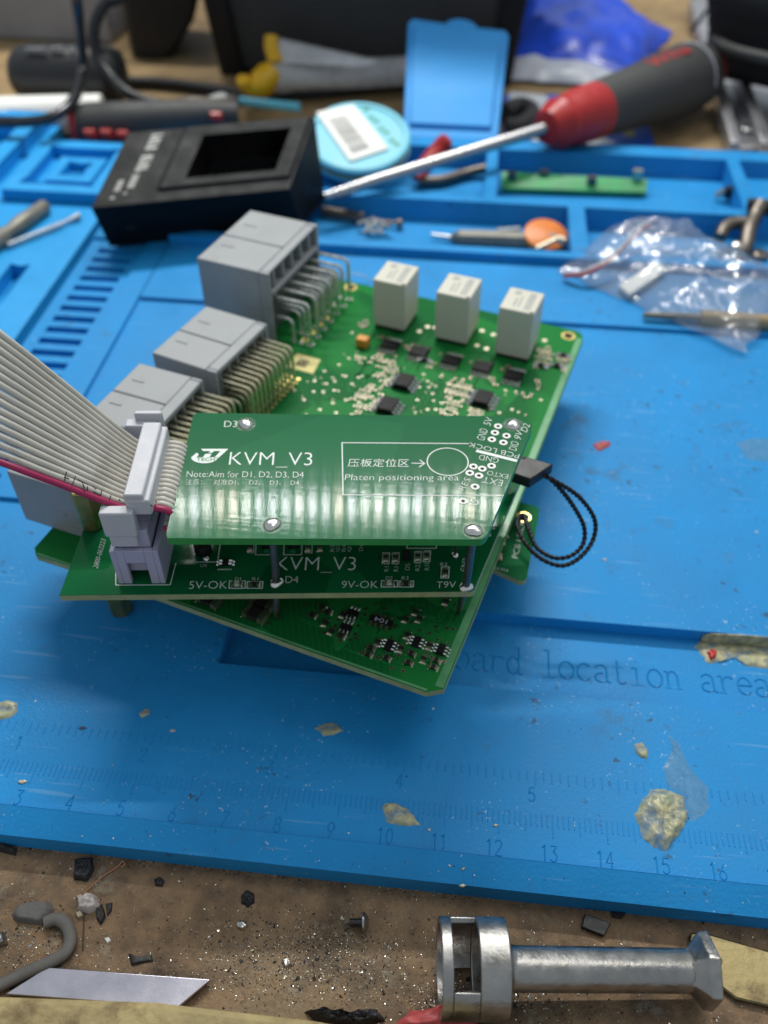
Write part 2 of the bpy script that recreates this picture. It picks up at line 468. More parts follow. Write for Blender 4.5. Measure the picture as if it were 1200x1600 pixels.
def clear_bag():
    m = bpy.data.materials.new('clear_zip_bag'); m.use_nodes = True
    nt = m.node_tree; N = nt.nodes; L = nt.links
    N.remove(N['Principled BSDF'])
    out = N['Material Output']
    tr = N.new('ShaderNodeBsdfTransparent'); tr.inputs['Color'].default_value = (.93, .94, .95, 1)
    gl = N.new('ShaderNodeBsdfGlossy'); gl.inputs['Roughness'].default_value = .09; gl.inputs['Color'].default_value = (1, 1, 1, 1)
    df = N.new('ShaderNodeBsdfDiffuse'); df.inputs['Color'].default_value = (.7, .72, .75, 1)
    a = N.new('ShaderNodeMixShader'); a.inputs['Fac'].default_value = .11
    L.new(tr.outputs[0], a.inputs[1]); L.new(df.outputs[0], a.inputs[2])
    lw = N.new('ShaderNodeLayerWeight'); lw.inputs['Blend'].default_value = .25
    f = N.new('ShaderNodeMapRange'); f.inputs['To Min'].default_value = .035; f.inputs['To Max'].default_value = .34
    L.new(lw.outputs['Facing'], f.inputs['Value'])
    c = N.new('ShaderNodeMixShader')
    L.new(f.outputs[0], c.inputs['Fac']); L.new(a.outputs[0], c.inputs[1]); L.new(gl.outputs[0], c.inputs[2])
    tc = N.new('ShaderNodeTexCoord'); n = N.new('ShaderNodeTexNoise'); n.inputs['Scale'].default_value = 75; n.inputs['Detail'].default_value = 2
    n.inputs['Distortion'].default_value = 1.2
    L.new(tc.outputs['Object'], n.inputs['Vector'])
    b = N.new('ShaderNodeBump'); b.inputs['Strength'].default_value = 1; b.inputs['Distance'].default_value = .0026
    L.new(n.outputs['Fac'], b.inputs['Height']); L.new(b.outputs[0], gl.inputs['Normal'])
    L.new(c.outputs[0], out.inputs['Surface'])
    return m
M['bag'] = clear_bag()

def pcb_mat(name, dark, light, scale, weave=False, rough=.3, thr=.5, rot=0.0):
    m = bpy.data.materials.new(name); m.use_nodes = True
    nt = m.node_tree; N = nt.nodes; L = nt.links
    b = N['Principled BSDF']
    tc = N.new('ShaderNodeTexCoord')
    mpg = N.new('ShaderNodeMapping'); mpg.inputs['Rotation'].default_value = (0, 0, rot); L.new(tc.outputs['Object'], mpg.inputs['Vector'])
    n = N.new('ShaderNodeTexVoronoi'); n.distance = 'MANHATTAN'; n.inputs['Scale'].default_value = scale
    L.new(mpg.outputs[0], n.inputs['Vector'])
    w = N.new('ShaderNodeTexNoise'); w.inputs['Scale'].default_value = scale * .6; L.new(mpg.outputs[0], w.inputs['Vector'])
    sep = N.new('ShaderNodeSeparateColor'); L.new(n.outputs['Color'], sep.inputs[0])
    ad = N.new('ShaderNodeMath'); ad.operation = 'ADD'; L.new(sep.outputs[0], ad.inputs[0]); L.new(w.outputs['Fac'], ad.inputs[1])
    mr = N.new('ShaderNodeMapRange'); mr.inputs['From Min'].default_value = thr + .42; mr.inputs['From Max'].default_value = thr + .5
    L.new(ad.outputs[0], mr.inputs['Value'])
    mx = N.new('ShaderNodeMix'); mx.data_type = 'RGBA'; mx.inputs[6].default_value = (*dark, 1); mx.inputs[7].default_value = (*light, 1)
    L.new(mr.outputs[0], mx.inputs['Factor'])
    # fine straight tracks
    wv = N.new('ShaderNodeTexWave'); wv.bands_direction = 'DIAGONAL' if weave else 'X'; wv.inputs['Scale'].default_value = scale * 6; wv.inputs['Distortion'].default_value = 1.5; wv.inputs['Detail'].default_value = 0
    L.new(mpg.outputs[0], wv.inputs['Vector'])
    mr2 = N.new('ShaderNodeMapRange'); mr2.inputs['From Min'].default_value = .82; mr2.inputs['From Max'].default_value = .9
    mr2.inputs['To Max'].default_value = 0.0 if weave else .35
    L.new(wv.outputs['Fac'], mr2.inputs['Value'])
    mx2 = N.new('ShaderNodeMix'); mx2.data_type = 'RGBA'; L.new(mr2.outputs[0], mx2.inputs['Factor']); L.new(mx.outputs[2], mx2.inputs[6]); mx2.inputs[7].default_value = (*light, 1)
    L.new(mx2.outputs[2], b.inputs['Base Color'])
    b.inputs['Roughness'].default_value = rough
    b.inputs['Specular IOR Level'].default_value = .042 if weave else .05
    if weave:
        b.inputs['Coat Weight'].default_value = .05; b.inputs['Coat Roughness'].default_value = .26
        b.inputs['Anisotropic'].default_value = .95
        tv = N.new('ShaderNodeCombineXYZ'); tv.inputs[0].default_value = -math.sin(rot); tv.inputs[1].default_value = math.cos(rot); L.new(tv.outputs[0], b.inputs['Tangent'])
    if weave:
        # woven glass under the lacquer: fine ridges across the board
        mp2 = N.new('ShaderNodeMapping'); mp2.inputs['Scale'].default_value = (.02, 1, 1); mp2.inputs['Rotation'].default_value = (0, 0, -rot); L.new(tc.outputs['Object'], mp2.inputs['Vector'])
        a = N.new('ShaderNodeTexNoise'); a.inputs['Scale'].default_value = 1500; a.inputs['Detail'].default_value = 1
        L.new(mp2.outputs[0], a.inputs['Vector'])
        a2 = N.new('ShaderNodeTexWave'); a2.bands_direction = 'X'; a2.inputs['Scale'].default_value = 300; a2.inputs['Distortion'].default_value = 1.; a2.inputs['Detail'].default_value = 1
        L.new(tc.outputs['Object'], a2.inputs['Vector'])
        nn = N.new('ShaderNodeTexNoise'); nn.inputs['Scale'].default_value = 55; L.new(tc.outputs['Object'], nn.inputs['Vector'])
        s1 = N.new('ShaderNodeMath'); s1.operation = 'MULTIPLY_ADD'; s1.inputs[1].default_value = .03; L.new(a2.outputs['Fac'], s1.inputs[0]); L.new(a.outputs['Fac'], s1.inputs[2])
        s2 = N.new('ShaderNodeMath'); s2.operation = 'MULTIPLY_ADD'; s2.inputs[1].default_value = .35; L.new(nn.outputs['Fac'], s2.inputs[0]); L.new(s1.outputs[0], s2.inputs[2])
        fn_ = N.new('ShaderNodeTexNoise'); fn_.inputs['Scale'].default_value = 2200; fn_.inputs['Detail'].default_value = 2; mp3 = N.new('ShaderNodeMapping'); mp3.inputs['Scale'].default_value = (.35, 1, 1)
        L.new(tc.outputs['Object'], mp3.inputs['Vector']); L.new(mp3.outputs[0], fn_.inputs['Vector'])
        s3 = N.new('ShaderNodeMath'); s3.operation = 'MULTIPLY_ADD'; s3.inputs[1].default_value = .12; L.new(fn_.outputs['Fac'], s3.inputs[0]); L.new(s2.outputs[0], s3.inputs[2])
        bp = N.new('ShaderNodeBump'); bp.inputs['Strength'].default_value = 1; bp.inputs['Distance'].default_value = .0000055
        L.new(s3.outputs[0], bp.inputs['Height']); L.new(bp.outputs[0], b.inputs['Normal'])
    else:
        bp = N.new('ShaderNodeBump'); bp.inputs['Strength'].default_value = .6; bp.inputs['Distance'].default_value = .00003
        L.new(mx2.outputs[2], bp.inputs['Height']); L.new(bp.outputs[0], b.inputs['Normal'])
    return m
PCB_ROT = math.radians(-15.5)
M['pcb_main'] = pcb_mat('green_main_soldermask', (.007, .115, .028), (.016, .19, .040), 45, rough=.34, thr=.42, rot=PCB_ROT)
M['pcb_top'] = pcb_mat('green_top_soldermask', (.012, .125, .048), (.014, .140, .054), 30, weave=True, rough=.058, rot=math.radians(6.5))
M['pcb_mid'] = pcb_mat('green_base_soldermask', (.004, .085, .028), (.008, .13, .042), 60, rough=.12, rot=math.radians(6.9))
M['pcb_tab'] = pcb_mat('green_tab_soldermask', (.005, .115, .035), (.008, .135, .045), 60, rough=.55, rot=0.1)
M['pcb_rim'] = mat('pale_green_rim', (.10, .32, .14), .35, var=.25, vs=150)

# ------------------------------------------------------------------ bench
TZ = -0.60
o = MB().box(-60, 70, -14, 75, TZ - 2, TZ).build('bench_top', M['bench'])
tag(o, kind='structure')
o = MB().box(-60, 70, 12, 75, TZ, TZ + .002).build('bench_far_board', M['bench_far'])
tag(o, kind='structure')
# pale wooden batten along the near edge of the bench
bz = 0.35
p0, p1, p2, p3 = at(-60, 1552, bz), at(240, 1563, bz), at(490, 1592, bz), at(760, 1640, bz)
q3, q0 = at(760, 1760, bz), at(-60, 1700, bz)
mb = MB().prism([p0, p1, p2, p3, q3, q0], TZ + .004, bz)
o = mb.build('wooden_batten', M['wood'], bevel=.12)
tag(o, 'rough pale wooden batten along the near edge of the bench', 'batten')

# ------------------------------------------------------------------ repair mats
def grid_mesh(rects, z_bottom, draft=None):
    "rects: (x0, x1, y0, y1, z) painted in order; tops, step walls and outer walls of a moulded sheet"
    xs = sorted({r[0] for r in rects} | {r[1] for r in rects}); ys = sorted({r[2] for r in rects} | {r[3] for r in rects})
    H = [[None] * (len(ys) - 1) for _ in range(len(xs) - 1)]
    for (a, b, c, d, z) in rects:
        for i in range(len(xs) - 1):
            if a <= xs[i] and xs[i + 1] <= b:
                for j in range(len(ys) - 1):
                    if c <= ys[j] and ys[j + 1] <= d: H[i][j] = z
    V = {}; mb = MB()
    def vid(x, y, z):
        k = (round(x, 4), round(y, 4), round(z, 4))
        if k not in V:
            V[k] = len(mb.v); mb.v.append(Vector(k))
        return V[k]
    def face(*ps):
        mb.f.append(tuple(vid(*p) for p in ps)); mb.m.append(0)
    levels = lambda x, y: sorted({H[i][j] for i in range(len(xs) - 1) for j in range(len(ys) - 1) if H[i][j] is not None and xs[i] <= x <= xs[i + 1] and ys[j] <= y <= ys[j + 1]} | {z_bottom})
    def wall(xa, ya, xb, yb, z0, z1):
        # polygon that includes the levels that meet at its two ends, so the sheet stays watertight
        la = [z for z in levels(xa, ya) if z0 <= z <= z1]; lb = [z for z in levels(xb, yb) if z0 <= z <= z1]
        face(*([(xb, yb, z) for z in lb] + [(xa, ya, z) for z in reversed(la)]))
    h = lambda i, j: H[i][j] if 0 <= i < len(xs) - 1 and 0 <= j < len(ys) - 1 and H[i][j] is not None else z_bottom
    for i in range(len(xs) - 1):
        for j in range(len(ys) - 1):
            z = H[i][j]
            if z is None: continue
            x0, x1, y0, y1 = xs[i], xs[i + 1], ys[j], ys[j + 1]
            face((x0, y0, z), (x1, y0, z), (x1, y1, z), (x0, y1, z))
            if h(i + 1, j) < z: wall(x1, y1, x1, y0, h(i + 1, j), z)
            if h(i - 1, j) < z: wall(x0, y0, x0, y1, h(i - 1, j), z)
            if h(i, j + 1) < z: wall(x0, y1, x1, y1, h(i, j + 1), z)
            if h(i, j - 1) < z: wall(x1, y0, x0, y0, h(i, j - 1), z)
    return mb

mat_thing = thing('repair_mat', (13, 14, TZ), 'large blue silicone repair mat with a ruler along its near edge', 'repair mat')
rects = [(-2.85, 30, -1.44, 29.4, 0.0), (-2.85, 30, -1.44, -0.95, .07), (5.95, 30, 2.68, 4.70, -.34),
         (0.0, 30, 16.5, 29.4, .12), (0.0, 30, 20.0, 29.4, .42),
         (0.8, 14.05, 20.42, 23.75, -.36), (14.65, 29, 20.42, 23.75, -.36),
         (0.8, 10.95, 24.25, 28.5, -.36), (11.4, 20.5, 24.25, 28.5, -.36), (21.0, 29, 24.25, 28.5, -.20),
         (-0.78, -0.05, 7.0, 29.4, .11), (-2.85, 0.0, 20.2, 29.4, .10)]
y = 19.44
while y > 6:
    rects.append((-2.45, -1.10, y - .15, y + .15, -.28)); y -= .615
mb = grid_mesh(rects, TZ + .003)
for v in mb.v:
    if abs(v.y + 1.44) < 1e-3 and v.z > -.3: v.z = -.13
    # the walls of the moulded trays lean a little
    if v.z < -.15 and v.y > 20 and v.z > -.5:
        if abs(v.y - 20.42) < .01: v.y += .12
        for yy in (23.75, 28.5):
            if abs(v.y - yy) < .01: v.y -= .16
mat_body = mb.build('mat_sheet', M['mat_blue'], mat_thing, bevel=.075, seg=3)

# embossed ruler
ticks = MB()
for k in range(12, 215):
    x = k * .1
    L_ = .47 if k % 10 == 0 else (.37 if k % 5 == 0 else .27)
    ticks.hexa([(x - .020, -L_, -.01), (x + .020, -L_, -.01), (x + .020, 0, -.01), (x - .020, 0, -.01)],
               [(x - .009, -L_ + .01, .010), (x + .009, -L_ + .01, .010), (x + .009, -.01, .010), (x - .009, -.01, .010)])
for k in range(10, 134):
    x = k * .15875 - .008
    L_ = .30 if k % 16 == 0 else (.25 if k % 2 == 0 else .19)
    y1 = .867
    ticks.hexa([(x - .020, y1 - L_, -.01), (x + .020, y1 - L_, -.01), (x + .020, y1, -.01), (x - .020, y1, -.01)],
               [(x - .009, y1 - L_ + .01, .010), (x + .009, y1 - L_ + .01, .010), (x + .009, y1 - .01, .010), (x - .009, y1 - .01, .010)])
tag(ticks.build('ruler_ticks', M['mat_blue'], mat_thing), kind='stuff')

def arc(cx, cy, rx, ry, a0, a1, n=10):
    return [(cx + rx * math.cos(math.radians(a0 + (a1 - a0) * i / n)), cy + ry * math.sin(math.radians(a0 + (a1 - a0) * i / n))) for i in range(n + 1)]
# single-stroke figures and letters as moulded on the mat (unit height 1)
ST = {
 '0': [arc(.25, .5, .22, .48, 90, 450, 20)], '1': [[(.08, .82), (.25, 1), (.25, 0)]],
 '2': [arc(.25, .75, .22, .24, 170, -30, 10) + [(.03, .02), (.48, .02)]],
 '3': [[(.05, .97), (.45, .97), (.22, .6)] + arc(.23, .3, .23, .29, 90, -150, 12)],
 '4': [[(.38, 0), (.38, 1), (.02, .3), (.5, .3)]],
 '5': [[(.44, .97), (.1, .97), (.06, .55)] + arc(.24, .32, .23, .31, 130, -150, 12)],
 '6': [[(.4, .97), (.1, .5)] + arc(.25, .28, .22, .27, 160, -200, 18)],
 '7': [[(.04, .97), (.46, .97), (.16, 0)]],
 '8': [arc(.25, .74, .18, .24, -90, 270, 16), arc(.25, .26, .22, .26, 90, 450, 16)],
 '9': [arc(.25, .7, .22, .28, 0, 360, 18) + [(.44, .5), (.14, .02)]],
 'b': [[(.0, 1.0), (.12, 1.0), (.12, 0)], arc(.30, .32, .19, .31, 180, -180, 18)],
 'o': [arc(.27, .32, .23, .32, 0, 360, 20)],
 'a': [arc(.25, .47, .18, .16, 160, 0, 8) + [(.43, .1), (.47, .02), (.54, .02)], arc(.25, .17, .19, .16, 70, 360, 14)],
 'r': [[(.03, .60), (.16, .60), (.16, .02)], [(.03, .02), (.30, .02)], arc(.36, .35, .20, .26, 180, 50, 8)],
 'd': [[(.30, 1.0), (.43, 1.0), (.43, .02), (.54, .02)], arc(.25, .32, .19, .31, 0, 360, 18)],
 'l': [[(.12, 1.0), (.27, 1.0), (.27, .02)], [(.08, .02), (.46, .02)]],
 'c': [arc(.28, .32, .22, .31, 45, 315, 16)],
 't': [[(.22, .85), (.22, .15)] + arc(.35, .14, .13, .13, 180, 330, 8), [(.08, .62), (.44, .62)]],
 'i': [[(.12, .62), (.27, .62), (.27, .02)], [(.08, .02), (.46, .02)], [(.26, .86), (.28, .90)]],
 'n': [[(.02, .60), (.13, .60), (.13, .02)], [(.03, .02), (.23, .02)], arc(.28, .42, .15, .20, 180, 0, 8) + [(.43, .02)], [(.33, .02), (.53, .02)]],
 'e': [[(.07, .34), (.48, .34)] + arc(.28, .33, .21, .30, 0, 320, 16)],
}
def emboss(s, x, y, z, h, adv, r=.02, wscale=1.0, slant=0):
    mb = MB()
    for i, ch in enumerate(s):
        for path in ST.get(ch, []):
            pts = [(x + i * adv + px * h * wscale, y + py * h, z) for px, py in path]
            mb.tube(pts, r, 6)
    return mb
for k in range(2, 21):
    s = str(k)
    w = .17 if len(s) == 1 else .30
    c = at(*{3: (38, 1263)}.get(k, (0, 0)), 0) if False else Vector((k - w / 2 - .07, -.90, .0))
    emboss(s, c.x, c.y, -.006, .30, .16, .017, .85).build('numeral', M['mat_blue'], mat_thing, smooth=60)
for k in range(1, 7):
    emboss(str(k), k * 2.54 - .15, .23, -.006, .29, .16, .017, .9).build('numeral', M['mat_blue'], mat_thing, smooth=60)
ZR = -.34
l6, n13 = at(857, 1038, ZR), at(1050, 1062, ZR)
adv = (n13.x - l6.x) / 7
base_y = at(855, 1058, ZR).y
H_ = at(851, 1016, ZR).y - base_y
txt = 'board location area'
for i, ch in enumerate(txt):
    if ch == ' ': continue
    emboss(ch, l6.x - .27 * H_ * .9 + (i - 6) * adv, base_y, ZR - .008, H_, adv, .026, .95).build('letter', M['mat_blue'], mat_thing, smooth=60)

# hinged lid standing up from the far tray
BL, BR, TR, TL = atY(629, 232, 28.9), atY(776, 236, 29.1), atY(796, 48, 34.4), atY(638, 28, 34.6)
def slab(pts, th, nrm):
    a = [Vector(p) for p in pts]; b = [p + nrm * th for p in a]
    return a, b
nrm = (BR - BL).cross(TL - BL).normalized()
def on_lid(u, v): return (BL * (1 - u) + BR * u) * (1 - v) + (TL * (1 - u) + TR * u) * v
lid_uv = [(0, 0), (1, 0), (1, .97), (.97, 1), (.03, 1), (0, .97)]
mb = MB()
def plate(mb, uv, back, front, mi=0):
    n = len(uv)
    a = [on_lid(u, v) - nrm * back for u, v in uv]; b = [on_lid(u, v) + nrm * front for u, v in uv]
    mb.add(a + b, [tuple(range(n))[::-1], tuple(range(n, 2 * n))] + [(i, (i + 1) % n, n + (i + 1) % n, n + i) for i in range(n)], mi)
tabuv = [(.38 + .30 * .5 * (1 - math.cos(math.pi * i / 10)), .995 + .055 * math.sin(math.pi * i / 10)) for i in range(11)]
plate(mb, [(0, 0), (1, 0), (1, .96), (.96, 1)] + [tabuv[10 - i] for i in range(11)] + [(.04, 1), (0, .96)], .25, 0)
lid = mb.build('lid', M['lid_blue'], mat_thing, bevel=.05)
lid['label'] = 'upright pale blue lid with a rounded tab'
mb = MB(); plate(mb, [(.06, .17), (.92, .17), (.92, .94), (.06, .94)], -.01, .14)
mb.build('lid_panel', M['lid_blue'], lid, bevel=.06)

# the second mat on the left
left_mat = thing('tool_tray_mat', (-9, 18, TZ), 'paler blue tray mat on the left with moulded frames and slots', 'tray mat')
X1 = -3.05
rects = [(-22, X1, 6, 27.6, .10), (-22, -7.6, 6, 29.8, .10)]
def ring_rect(x0, x1, y0, y1, w, z):
    return [(x0, x1, y0, y1, z), (x0 + w, x1 - w, y0 + w, y1 - w, .10)]
rects += ring_rect(-7.2, X1 - .25, 22.6, 27.0, .55, .55)
rects += ring_rect(-6.0, -4.2, 23.8, 25.8, .45, .42)
rects += [(-14, -8.0, 21.0, 29.4, .7), (-13.4, -8.6, 21.6, 28.8, -.3)]
for i in range(4):
    x = -5.0 - i * 1.15
    rects.append((x, x + .6, 13.2, 18.0, -.35))
mb = grid_mesh(rects, TZ + .003)
for v in mb.v:
    if v.z > 0 and abs(v.x - X1) < .01: v.x -= .12
mb.build('mat_sheet', M['mat_blue2'], left_mat, bevel=.12, seg=3)

# ------------------------------------------------------------------ main circuit board
ZP = 1.75
def pz(px, py, z=ZP): return at(px, py, z)
A_, B_, D_ = pz(697, 1085), pz(54, 856), pz(912, 520)
BLc = B_ + (D_ - A_)
eu = Vector((math.cos(PCB_ROT), math.sin(PCB_ROT), 0)); ev = Vector((-math.sin(PCB_ROT), math.cos(PCB_ROT), 0))
pcb = thing('circuit_board', ((A_ + BLc) / 2).to_2d().to_3d() + Vector((0, 0, 1.6)), 'large green circuit board with grey connectors and cream relays', 'circuit board')
outline = [pz(56, 867), pz(110, 884.5), pz(253, 934), pz(480, 1016), pz(666, 1081), pz(694, 1076), pz(746, 950), pz(911, 530), pz(908, 521), pz(897, 516),
           pz(579, 447), pz(531, 437.5), BLc + eu * .3, BLc - ev * .3, pz(76, 833) - eu * .02, pz(54, 856)]
board = MB(); board.prism(outline, ZP - .16, ZP - .012, 1); board.build('board_edge', [M['pcb_edge'], M['pcb_edge']], pcb)
mb = MB(); mb.prism(outline, ZP - .012, ZP); mb.build('board_face', M['pcb_main'], pcb)
# pale bare rim along the right-hand and near edges
mb = MB()
rim_out = [pz(694, 1076), pz(746, 950), pz(911, 530)]
mb.strip([p - eu * .10 - ev * (.0) for p in rim_out], .16, ZP + .004)
mb.build('bare_rim', M['pcb_rim'], pcb)
mb = MB(); mb.strip([p + ev * .04 for p in (pz(56, 867), pz(253, 934), pz(480, 1016), pz(666, 1081))], .05, ZP + .004)
mb.build('bare_rim', M['pcb_rim'], pcb)

def box_frame(o_, ex, ey, x0, x1, y0, y1, z0, z1):
    P = lambda x, y, z: o_ + ex * x + ey * y + Vector((0, 0, z))
    return ([P(x0, y0, z0), P(x1, y0, z0), P(x1, y1, z0), P(x0, y1, z0)], [P(x0, y0, z1), P(x1, y0, z1), P(x1, y1, z1), P(x0, y1, z1)])
def fb(mb, fr, x0, x1, y0, y1, z0, z1, mi=0):
    mb.hexa(*box_frame(*fr, x0, x1, y0, y1, z0, z1), mi)

def connector(name, FL, FR, BR, zt, cols, rows, pitch, out0, dout, zpin, dz, pin_mat, pr, label, y_off=.25, ledge=False):
    "grey right-angle housing seen from its pin side"
    FL, FR, BR = Vector(FL), Vector(FR), Vector(BR)
    ex = (FR - FL); w = ex.length; ex = ex.normalized(); ey = Vector((-ex.y, ex.x, 0)); d = (BR - FR).dot(ey)
    org = Vector((FL.x, FL.y, 0)); fr = (org, ex, ey)
    c = bpy.data.objects.new(name, None); COL.objects.link(c); c.empty_display_size = .004
    c.location = (org + ex * w / 2 + ey * d / 2 + Vector((0, 0, ZP))) * U
    adopt(c, pcb); c['label'] = label
    mb = MB()
    z0 = ZP + .01
    fb(mb, fr, 0, w - .30, 0, d * .47, z0, zt); fb(mb, fr, 0, w - .30, d * .47 + .03, d, z0, zt)
    fb(mb, fr, .02, w - .32, d * .46, d * .48 + .03, z0, zt - .03)
    if ledge:
        fb(mb, fr, w - .30, w, 0, .12, z0 - .3, zt); fb(mb, fr, w - .30, w, d - .14, d, z0, zt)
        fb(mb, fr, w - .30, w - .04, .12, d - .14, zt - .10, zt - .01)
        fb(mb, fr, w - .32, w + .02, .12, d - .14, zt - .72, zt - .58)
        for k in range(5):
            fb(mb, fr, w - .30, w - .06, .35 + k * .52, .46 + k * .52, zt - .58, zt - .10)
    else:
        fb(mb, fr, w - .30, w, 0, .10, z0, zt); fb(mb, fr, w - .30, w, d - .10, d, z0, zt)
        fb(mb, fr, w - .30, w, .10, d - .10, zt - .14, zt)
        for k in range(cols // 2):
            fb(mb, fr, w - .3, w - .04, .2 + k * pitch * 2 , .27 + k * pitch * 2, z0 + .3, zt - .14)
    mb.build('housing', M['conn_grey'], c, bevel=.03)
    for yy in (.30, .72):
        rb_ = MB(); fb(rb_, fr, w * .12, w * .30, d * yy - .03, d * yy + .03, zt - .01, zt + .018); rb_.build('moulded_rib', M['conn_grey'], c, bevel=.008)
    cm = org + ex * (w * .62) - ey * .002 + Vector((0, 0, z0 + (zt - z0) * .42))
    MB().lathe([(0, .075), (.006, .085), (.010, .06)], cm, -ey, 18).build('ejector_mark', M['conn_grey'], c, smooth=40)
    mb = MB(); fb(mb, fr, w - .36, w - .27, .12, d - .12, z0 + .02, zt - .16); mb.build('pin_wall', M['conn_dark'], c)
    # right-angle pins
    for r in range(rows):
        out = out0 - dout * r; zp = zpin - dz * r
        pts = [Vector((-.15, 0, zp)), Vector((out - .13, 0, zp)), Vector((out - .05, 0, zp - .03)), Vector((out - .01, 0, zp - .10)), Vector((out, 0, zp - .2)), Vector((out, 0, ZP - .02))]
        R = Matrix.Rotation(math.atan2(ex.y, ex.x), 3, 'Z')
        pm = MB().tube([R @ p for p in pts], pr, 6).mesh('pin', pin_mat, 50)
        for k in range(cols):
            y = y_off + pitch * k + (pitch * .5 if r % 2 else 0)
            if y > d - .08: continue
            if r and (k * 7 + r * 3) % 5 == 0 and ledge: continue
            inst('pin', pm, (org + ex * w + ey * y), 0, c)
    return fr, w, d
C1 = connector('connector', at(307, 403, 3.85), at(419, 429, 3.85), at(505, 352, 3.85), 3.85, 7, 3, .42, .95, .26, 3.02, .30, M['pin_silver'], .052, 'tallest grey connector with silver pins at the far end', .30, True)
C2 = connector('connector', at(237, 551, 3.2), at(337, 583, 3.2), at(411, 504, 3.2), 3.2, 12, 3, .19, .80, .19, 2.85, .26, M['pin_gold'], .040, 'middle grey connector with a row of gilded pins', .22)
C3f = at(218, 567, 3.2); C3r = at(317, 593, 3.2)
dv = (C3r - C3f).normalized(); dn = Vector((-dv.y, dv.x, 0))
C3 = connector('connector', C3f - dn * 2.2, C3r - dn * 2.2, C3r, 3.2, 11, 3, .19, .80, .19, 2.85, .26, M['pin_gold'], .040, 'grey connector behind the ribbon cable', .22)
C4f = at(40, 812, ZP)
C4 = connector('connector', C4f, C4f + eu * 1.9, C4f + eu * 1.9 + ev * 1.7, 3.2, 0, 0, .19, 1, .2, 2.8, .2, M['pin_gold'], .04, 'grey connector under the ribbon cable at the near left corner')

# round solder pads where connector 1's pins pass
pads = MB()
for q in [(479, 478), (474, 459), (494, 462), (501, 451), (511, 466), (520, 455), (528, 475)]:
    pass
fr, w, d = C1
for k in range(7):
    for out in (.95, .69, .43):
        p = fr[0] + fr[1] * (w + out) + fr[2] * (.30 + .42 * k)
        pads.ring(p, .0, .085, ZP + .005, 14, 0)
for q in [(477, 531), (488, 519), (499, 507), (509, 497)]:
    p = pz(*q); pads.ring(p, .035, .095, ZP + .006, 16, 1)
for fr, w, d in (C2, C3):
    for k in range(12):
        for out in (.80, .61, .42):
            p = fr[0] + fr[1] * (w + out) + fr[2] * (.22 + .19 * k)
            pads.ring(p, 0, .06, ZP + .005, 10, 1)
tag(pads.build('solder_pads', [M['solder'], M['gold']], pcb), kind='stuff')

# relays
def relay_at(q, lab):
    p = pz(*q, ZP + .1)
    r = bpy.data.objects.new('relay', None); COL.objects.link(r); r.empty_display_size = .004; r.location = (p + eu * .47 + ev * .52) * U
    adopt(r, pcb); r['label'] = lab
    fr = (Vector((p.x, p.y, 0)), eu, ev)
    h = 1.52
    mb = MB(); fb(mb, fr, 0, .94, 0, 1.08, ZP + .11, ZP + h); mb.build('body', M['relay'], r, bevel=.035)
    mb = MB()
    fb(mb, fr, .04, .90, .04, 1.04, ZP + .008, ZP + .12)
    mb.build('base', M['relay_dark'], r)
    mb = MB(); z = ZP + h + .005
    fb(mb, fr, .60, .78, .15, .95, z - .004, z); fb(mb, fr, .30, .36, .2, .6, z - .004, z); fb(mb, fr, .42, .47, .2, .7, z - .004, z)
    c = fr[0] + eu * .28 + ev * .86
    mb.ring(c, 0, .10, z, 16)
    mb.build('marking', M['pale_ink'], r)
    mb = MB(); c = fr[0] + eu * .86 + ev * .06 + Vector((0, 0, ZP + h)); mb.tube([c - Vector((0, 0, .02)), c + Vector((0, 0, .05))], .05, 10); mb.build('stud', M['relay'], r)
relay_at((583, 507), 'cream relay at the left of the row of three')
relay_at((678, 527.5), 'cream relay in the middle of the row of three')
relay_at((772, 551.5), 'cream relay at the right of the row of three')

# chips with leads
def chip_mesh(w, d, h, nlead, side, lead_l=.09, lw=.05):
    "body and leads; side 'y': leads on the near and far sides, 'x': left and right. returns two meshes"
    b = MB().hexa([(-w / 2, -d / 2, .02), (w / 2, -d / 2, .02), (w / 2, d / 2, .02), (-w / 2, d / 2, .02)],
                  [(-w / 2 + .02, -d / 2 + .02, h), (w / 2 - .02, -d / 2 + .02, h), (w / 2 - .02, d / 2 - .02, h), (-w / 2 + .02, d / 2 - .02, h)])
    l = MB()
    L_ = w if side == 'y' else d; D2 = d / 2 if side == 'y' else w / 2
    for s in (-1, 1):
        for k in range(nlead):
            t = -L_ / 2 + L_ * (k + .5) / nlead
            pts = [(D2 - .01, h * .6), (D2 + .04, h * .6), (D2 + .06, .02), (D2 + lead_l + .05, .02)]
            path = [((t, s * a, zz) if side == 'y' else (s * a, t, zz)) for a, zz in pts]
            l.tube(path, lw / 2, 4)
    return b.mesh('body', M['chip']), l.mesh('leads', M['solder'])
def place_chip(name, me, px, py, rz, label=None):
    p = pz(px, py)
    o = inst(name, me[0], p, rz, pcb)
    if label: o['label'] = label
    inst('leads', me[1], p, rz, o)
    return o
tssop = chip_mesh(.50, .40, .11, 7, 'y', .15, .045)
for q in [(609, 542), (654, 553), (704.5, 566), (753, 577), (802, 590)]:
    place_chip('chip', tssop, *q, PCB_ROT)
so8 = chip_mesh(.44, .56, .17, 4, 'x', .12, .08)
for q in [(631, 601), (606, 638), (754, 627)]:
    place_chip('chip', so8, *q, PCB_ROT)
sot = chip_mesh(.17, .24, .10, 3, 'x', .05, .04)
for q in [(608, 1010), (651, 1005), (689, 1017)]:
    place_chip('transistor_array', sot, *q, PCB_ROT)
sotb = chip_mesh(.24, .17, .10, 3, 'y', .05, .04)
for q in [(540, 983), (551, 961)]:
    place_chip('transistor_array', sotb, *q, PCB_ROT)
sotc = chip_mesh(.18, .15, .09, 2, 'x', .07, .06)
